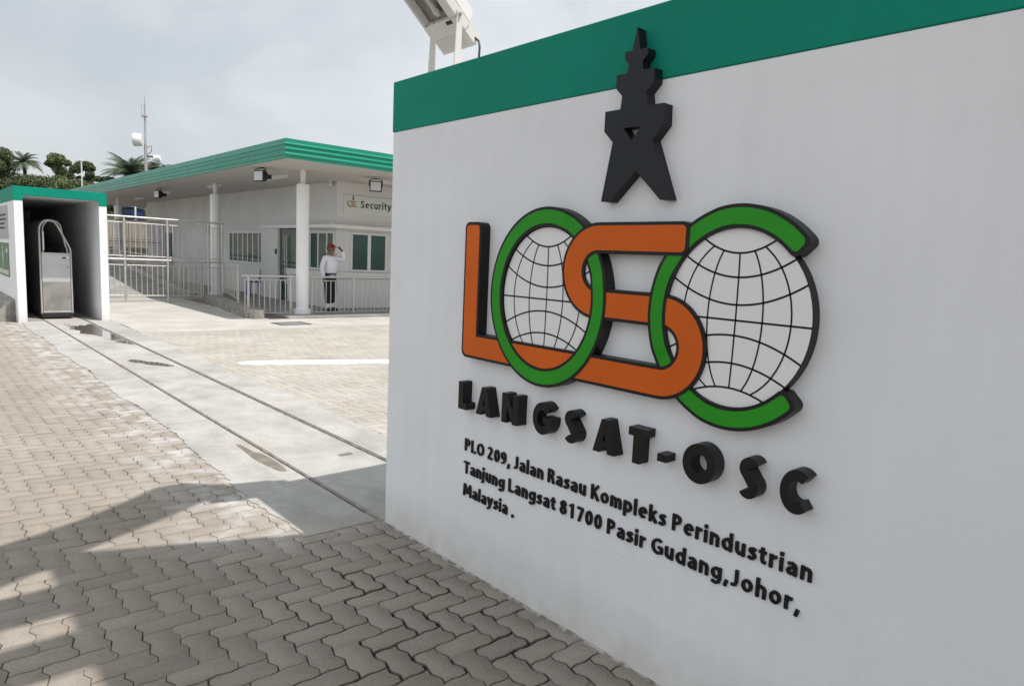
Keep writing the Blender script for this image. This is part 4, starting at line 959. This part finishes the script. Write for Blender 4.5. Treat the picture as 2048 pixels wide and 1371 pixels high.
# ------------------------------------------------------------------ trees
def leaf_cloud(name, clumps, nper, size, m, parent, seed, aspect=.5):
    rs = np.random.RandomState(seed); Vv = []; Tt = []
    for (cx, cy, cz, rx, ry, rz, tn) in clumps:
        d = rs.normal(size=(nper, 3)); d /= np.linalg.norm(d, axis=1)[:, None]; rr = rs.rand(nper)**.4
        c = np.array([cx, cy, cz])+d*rr[:, None]*np.array([rx, ry, rz])
        a = rs.normal(size=(nper, 3)); a /= np.linalg.norm(a, axis=1)[:, None]
        q = rs.normal(size=(nper, 3)); q[:, 2] *= .6; b_ = np.cross(a, q); b_ /= np.linalg.norm(b_, axis=1)[:, None]
        sz = size*(.6+.8*rs.rand(nper))[:, None]
        Vv.append(np.stack([c-a*sz-b_*sz*0, c-b_*sz*aspect, c+a*sz, c+b_*sz*aspect], 1).reshape(-1, 3))
        tt = tn*(.75+.5*rs.rand(nper)); Tt.append(np.repeat(np.stack([tt*1.02, tt, tt*.95, tt*0+1], -1), 4, 0))
    Vv = np.concatenate(Vv)-np.array(rootloc(parent)); Tt = np.concatenate(Tt)
    n = len(Vv)//4; me = bpy.data.meshes.new(name); me.vertices.add(len(Vv)); me.vertices.foreach_set('co', Vv.astype(np.float32).ravel())
    me.loops.add(n*4); me.loops.foreach_set('vertex_index', np.arange(n*4, dtype=np.int32)); me.polygons.add(n)
    me.polygons.foreach_set('loop_start', np.arange(0, n*4, 4, dtype=np.int32)); me.polygons.foreach_set('loop_total', np.full(n, 4, np.int32)); me.update()
    at = me.attributes.new('tint', 'FLOAT_COLOR', 'POINT'); at.data.foreach_set('color', Tt.astype(np.float32).ravel())
    me.materials.append(m); o = bpy.data.objects.new(name, me); C.objects.link(o); o.parent = parent; return o
def tree(label, x, y, z, h, r, m, seed, ncl=26, base=.25, shape=1.0, nper=620, size=.072):
    rn = random.Random(seed); t = thing('tree', label, 'tree', (x, y, z), 'trees behind the fence')
    b = MB(); b.tube([(x, y, z-.5), (x+.1, y, z+h*.3), (x, y, z+h*.6), (x+.1, y+.1, z+h*.85)], [.22, .17, .11, .03], 8)
    for k in range(7):
        a_ = rn.random()*6.28; hz = h*rn.uniform(.3, .65)
        b.tube([(x, y, z+hz), (x+math.cos(a_)*r*.4, y+math.sin(a_)*r*.4, z+hz+h*.12), (x+math.cos(a_)*r*.75, y+math.sin(a_)*r*.75, z+hz+h*.2)], [.08, .05, .02], 6)
    b.build('trunk', bark, t)
    cl = []
    for k in range(ncl):
        f = rn.random(); zz = z+h*(base+(1-base)*f); prof_ = math.sin(math.pi*min(1, .18+.80*f))**.7 if shape == 1 else (1-f)**.6+.15
        a_ = rn.random()*6.28; rr = r*prof_*math.sqrt(rn.random())
        s_ = r*rn.uniform(.22, .42); cl.append((x+math.cos(a_)*rr, y+math.sin(a_)*rr, min(zz, z+h-s_*.6), s_, s_, s_*.75, rn.uniform(.7, 1.25)))
    leaf_cloud('crown', cl, nper, size, m, t, seed)
    return t
def palm(label, x, y, z, h, L, seed, nf=17, droop=.9):
    rn = random.Random(seed); t = thing('palm_tree', label, 'palm', (x, y, z), 'palms behind the fence')
    b = MB(); b.tube([(x, y, z-.5), (x+.08, y, z+h*.5), (x, y, z+h)], [.17, .13, .11], 8); b.build('trunk', bark, t)
    vs = []; fs = []; Tt = []
    for k in range(nf):
        a_ = 6.283*k/nf+rn.uniform(-.2, .2); el = rn.uniform(-.1, 1.25); l = L*rn.uniform(.8, 1.1); p = Vector((x, y, z+h)); n = 14; tn = rn.uniform(.6, 1.3)
        hd = Vector((math.cos(a_), math.sin(a_), 0)); side = Vector((-hd.y, hd.x, 0))
        for i in range(n):
            e = el-droop*1.6*(i/n)**1.4; q = p+(hd*math.cos(e)+Vector((0, 0, math.sin(e))))*(l/n)
            for sgn in (-1, 1):
                for j in (0, .5):
                    o_ = p.lerp(q, j); ll = l*.24*math.sin(math.pi*min(1, (i+j)/n*.8+.18)); tip = o_+side*sgn*ll*.85+(q-p)*1.1-Vector((0, 0, ll*.55))
                    c = len(vs); vs += [o_, o_+(q-p)*.45, tip]; fs.append((c, c+1, c+2)); Tt += [tn*rn.uniform(.8, 1.2)]*3
            p = q
    b = MB(); b.add(vs, fs); o = b.build('fronds', leafP, t, fixn=False)
    at = o.data.attributes.new('tint', 'FLOAT_COLOR', 'POINT')
    at.data.foreach_set('color', np.array([(a_, a_, a_, 1) for a_ in Tt], np.float32).ravel())
    return t
tree('dense dark tree at the left edge above the gate housing', 5.6, 59, 2.6, 4.9, 1.8, leafA, 1, 48, .1)
palm('tall coconut palm with drooping fronds between two trees', 7.02, 59.8, 2.7, 4.1, 1.5, 2, 30)
tree('tall loose tree right of the coconut palm', 8.95, 58.5, 2.6, 4.9, 1.35, leafB, 3, 34, .15, 2)
tree('rounded tree crown behind the thin white pole', 10.4, 58.3, 2.7, 4.45, 1.15, leafA, 4, 34)
tree('small bushy tree at the left end of the roof', 11.75, 58.0, 2.6, 3.6, .95, leafB, 5, 26)
tree('dark undergrowth tree below the coconut palm', 7.3, 57, 2.4, 3.3, 2.1, leafA, 6, 46, .05)
tree('low bushy tree right above the gate housing roof', 9.4, 56.5, 2.4, 3.3, 2.1, leafB, 7, 46, .05)
tree('low dark tree behind the far column', 11.0, 60, 2.4, 2.6, 2.2, leafA, 8, 30, .0)
tree('shaded tree behind the blue shed', 13.4, 58, 2.4, 2.3, 2.4, leafB, 9, 30, .0)
tree('dark tree behind the parked truck', 16.5, 58, 2.4, 2.3, 2.4, leafA, 10, 30, .0)
palm('oil palm with arching fronds left of the antenna mast', 13.35, 58, 2.6, 4.0, 2.3, 11, 40, .75)
palm('oil palm directly behind the antenna mast', 15.0, 58.5, 2.6, 4.05, 2.0, 12, 36, .8)
palm('smaller oil palm right of the antenna mast', 16.25, 58.0, 2.6, 4.0, 1.6, 13, 30, .85)

# ------------------------------------------------------------------ the guard
def skin_mesh(nodes, edges, root, sub=2):
    me = bpy.data.meshes.new('sk'); me.from_pydata([n[0] for n in nodes], edges, []); o = bpy.data.objects.new('sk', me); C.objects.link(o)
    o.modifiers.new('skin', 'SKIN'); sk = me.skin_vertices[0].data if me.skin_vertices else None
    if sk is None:
        bm = bmesh.new(); bm.from_mesh(me); bm.verts.layers.skin.verify(); bm.to_mesh(me); bm.free(); sk = me.skin_vertices[0].data
    for i, n in enumerate(nodes):
        r = n[1]; sk[i].radius = r if isinstance(r, tuple) else (r, r); sk[i].use_root = (i == root)
    s = o.modifiers.new('sub', 'SUBSURF'); s.levels = sub; s.render_levels = sub
    out_ = eval_mesh(o, 'body'); bpy.data.objects.remove(o); return out_
def guard(x, y, z, ang):
    t = thing('person', 'guard in white shirt and red cap touching the cap brim', 'person', (x, y, z))
    t.rotation_euler = (0, 0, ang)
    def put(me, name, m, parent=t, smooth=True):
        me.materials.clear(); me.materials.append(m)
        for p in me.polygons: p.use_smooth = smooth
        o = bpy.data.objects.new(name, me); C.objects.link(o); o.parent = parent; return o
    n = []; e = []
    def add(p, r, par=None):
        n.append((p, r)); i = len(n)-1
        if par is not None: e.append((par, i))
        return i
    pel = add((0, 0, .94), (.11, .08)); sp = add((0, .01, 1.1), (.11, .08), pel); ch = add((0, .0, 1.27), (.12, .08), sp); nb = add((0, -.01, 1.42), .075, ch)
    nk = add((0, .015, 1.475), .056, nb); jaw = add((0, .055, 1.525), (.058, .065), nk); hd = add((0, .04, 1.60), (.076, .09), jaw); tp = add((0, .025, 1.665), (.06, .07), hd)
    add((0, .15, 1.575), .014, hd); add((.083, .02, 1.585), .018, hd); add((-.083, .02, 1.585), .018, hd)
    for s in (1, -1):
        hip = add((s*.09, 0, .88), .09, pel); kn = add((s*.105, .02+.02*s, .48), .06, hip); an = add((s*.11, 0+.04*s, .09), .042, kn); add((s*.125, .13+.04*s, .035), .036, an)
    def hand(wr, palm_, fdir, side_, n0):
        for k in range(4):
            o_ = Vector(palm_)+Vector(side_)*(k-1.5)*.021; f1 = o_+Vector(fdir)*.04; f2 = f1+(Vector(fdir)*.7+Vector((0, .35, -.3)).normalized()*.5).normalized()*(.035, .042, .038, .028)[k]
            a = add(tuple(o_), .0105, n0); b_ = add(tuple(f1), .0095, a); add(tuple(f2), .008, b_)
        th = add(tuple(Vector(wr).lerp(Vector(palm_), .55)-Vector(side_)*.036), .011, n0); add(tuple(Vector(palm_)-Vector(side_)*.052+Vector(fdir)*.025), .009, th)
    sh = add((.18, 0, 1.35), .05, ch); el = add((.245, -.04, 1.12), .046, sh); wr = add((.26, .04, .89), .031, el); pm = add((.262, .06, .82), (.018, .036), wr); hand((.26, .04, .89), (.262, .065, .80), (0, .15, -.99), (0, .99, .15), pm)
    sh = add((-.18, 0, 1.35), .05, ch); el = add((-.30, .19, 1.345), .046, sh); wr = add((-.175, .235, 1.55), .031, el); pm = add((-.135, .215, 1.605), (.036, .018), wr); hand((-.175, .235, 1.55), (-.125, .21, 1.62), (.75, -.1, .6), (.1, .98, .1), pm)
    body = put(skin_mesh(n, e, 0), 'body', skin)
    # shirt
    n.clear(); e.clear()
    a0_ = add((0, 0, .83), (.14, .11)); a = add((0, .005, .97), (.172, .128), a0_); b_ = add((0, .025, 1.1), (.18, .15), a); c = add((0, .005, 1.29), (.178, .125), b_); d = add((0, -.01, 1.415), (.10, .085), c); add((0, .0, 1.445), (.07, .066), d)
    s1 = add((.185, 0, 1.355), .074, c); s2 = add((.25, -.04, 1.12), .064, s1); s3 = add((.262, .025, .93), .05, s2); add((.263, .045, .865), .045, s3)
    s1 = add((-.185, 0, 1.355), .074, c); s2 = add((-.305, .19, 1.342), .066, s1); s3 = add((-.21, .226, 1.49), .05, s2); add((-.172, .238, 1.55), .045, s3)
    put(skin_mesh(n, e, 0), 'shirt', shirtw)
    n.clear(); e.clear()
    a = add((0, 0, 1.0), (.158, .112)); b_ = add((0, 0, .88), (.162, .118), a)
    for s in (1, -1):
        h_ = add((s*.094, 0, .80), .105, b_); k = add((s*.107, .02+.02*s, .48), .09, h_); add((s*.11, .0+.04*s, .17), .075, k)
    put(skin_mesh(n, e, 0), 'trousers', trous)
    def sub(mb, name, m, bevel=0):
        me = bpy.data.meshes.new(name); me.from_pydata(mb.v, [], mb.f); me.materials.append(m)
        for p in me.polygons: p.use_smooth = True
        bm = bmesh.new(); bm.from_mesh(me); bmesh.ops.recalc_face_normals(bm, faces=bm.faces); bm.to_mesh(me); bm.free()
        o = bpy.data.objects.new(name, me); C.objects.link(o); o.parent = t; return o
    for s in (1, -1):
        g_ = MB(); g_.lathe([(.06, .07), (.07, .12), (.074, .19), (.07, .20)], (s*.11, .0+.04*s, 0), 16); sub(g_, 'gaiter', shirtw)
        g_ = MB(); g_.tube([(s*.108, -.08+.04*s, .045), (s*.11, -.05+.04*s, .055), (s*.112, .0+.04*s, .06), (s*.12, .09+.04*s, .045), (s*.126, .17+.04*s, .035), (s*.128, .19+.04*s, .03)], [.02, .045, .055, .05, .038, .015], 12)
        sub(g_, 'shoe', leather)
    g_ = MB(); g_.lathe([(.172, -.02), (.176, -.02), (.176, .02), (.172, .02)], (0, 0, 0), 28)
    g_.v = [(a_[0]*1.02, a_[1]*.76+.005, a_[2]+.955) for a_ in g_.v]; sub(g_, 'belt', leather)
    g_ = MB(); g_.ball((0, .02, 1.665), .1, 10, (.98, 1.12, .55)); sub(g_, 'cap', redcap)
    cp = t.children[-1]
    g_ = MB(); g_.lathe([(.001, 0), (.085, 0), (.085, .008), (.001, .008)], (0, 0, 0), 20); g_.v = [(a_[0]*.95, a_[1]*.9+.125, a_[2]+1.645-a_[1]*.25) for a_ in g_.v]
    br = sub(g_, 'brim', redcap)
    g_ = MB(); g_.ball((0, .0, 1.585), .086, 8, (1.0, .95, .6)); g_.v = [a_ for a_ in g_.v]; hr = sub(g_, 'hair', darkmetal); hr.location = (0, -.015, .015)
    for s in (1, -1):
        g_ = MB(); g_.box(s*.17-.045, s*.17+.045, -.03, .03, 1.452, 1.47); sub(g_, 'epaulette', trous)
        g_ = MB(); g_.ball((s*.03, .122, 1.605), .009, 6); sub(g_, 'eye', darkmetal)
    g_ = MB(); g_.box(-.022, .022, .112, .118, 1.525, 1.532); sub(g_, 'mouth', redcap)
    g_ = MB(); g_.box(-.1, -.06, .122, .128, 1.30, 1.315); sub(g_, 'name_tag', trous)
    return t
fdir = Vector((.30, -.95)); guard(8.28, 16.25, FL, math.atan2(-fdir.x, fdir.y))

# ------------------------------------------------------------------ unseen slab, slats and sheet added overhead to cast the forecourt shadows
ZC = 5.0
def up_(x, y, z): return (x+.178*z, y-.395*z)
ca = thing('shade_canopy', 'high flat slab added out of view to shade the forecourt', 'shadow_caster', (1.5, -1, 0))
edge_ = [up_(x, 4.19-.434*x, ZC) for x in (.50, 3.0)]
poly = [edge_[0], edge_[1], (edge_[1][0]+.3, -.4), (7.5, -.6), (7.5, -9), (edge_[0][0], -9)]  # added slab runs on behind to cut sky light on ground and wall
b = MB(); b.prism(poly, lambda a, c, d: (a, c, d), ZC, ZC+.12); b.build('shade_slab', white, ca)
b = MB()
for y in (3.98, 3.46, 2.98, 2.50, 2.0, 1.5):
    cx, cy = up_(.50, y, ZC); b.box(cx-3.2, cx-.001, cy-.17, cy+.11, ZC+.02, ZC+.10)
b.build('shade_slats', whitemetal, ca)
for x, y in ((3.3, -1.7), (1.2, -1.7), (-2.2, -1.7)):  # supports of the added slab, also out of view
    b = MB(); b.tube([(x, y, 0), (x, y, ZC)], .12, 14); b.build('column', whitemetal, ca)
b = MB(); b.box(-2.3, 3.4, -1.78, -1.62, ZC-.25, ZC-.001); b.build('beam', whitemetal, ca)
ZF = 5.6
out_l = [(-1.6, 3.3), (-.6, 3.9), (.33, 4.3), (.48, 4.36), (.7, 4.46), (1.0, 4.62), (1.2, 4.75), (1.37, 4.74), (1.58, 4.55), (1.75, 4.38), (1.75, 4.3), (1.6, 4.33), (1.37, 4.30), (1.13, 4.19), (.97, 4.14), (.77, 4.06), (.56, 3.95), (.2, 3.7), (-.6, 3.3), (-1.6, 2.7)]  # outline of the curved shadow that the unseen sheet is added to cast
b = MB(); b.prism([up_(x, y, ZF) for x, y in out_l], lambda a, c, d: (a, c, d+.1*math.sin(a*3)), ZF, ZF+.02)
tag(b.build('shadow_sheet', redcap, None), 'long unseen sheet added overhead to cast the curved shadow', 'shadow_sheet')
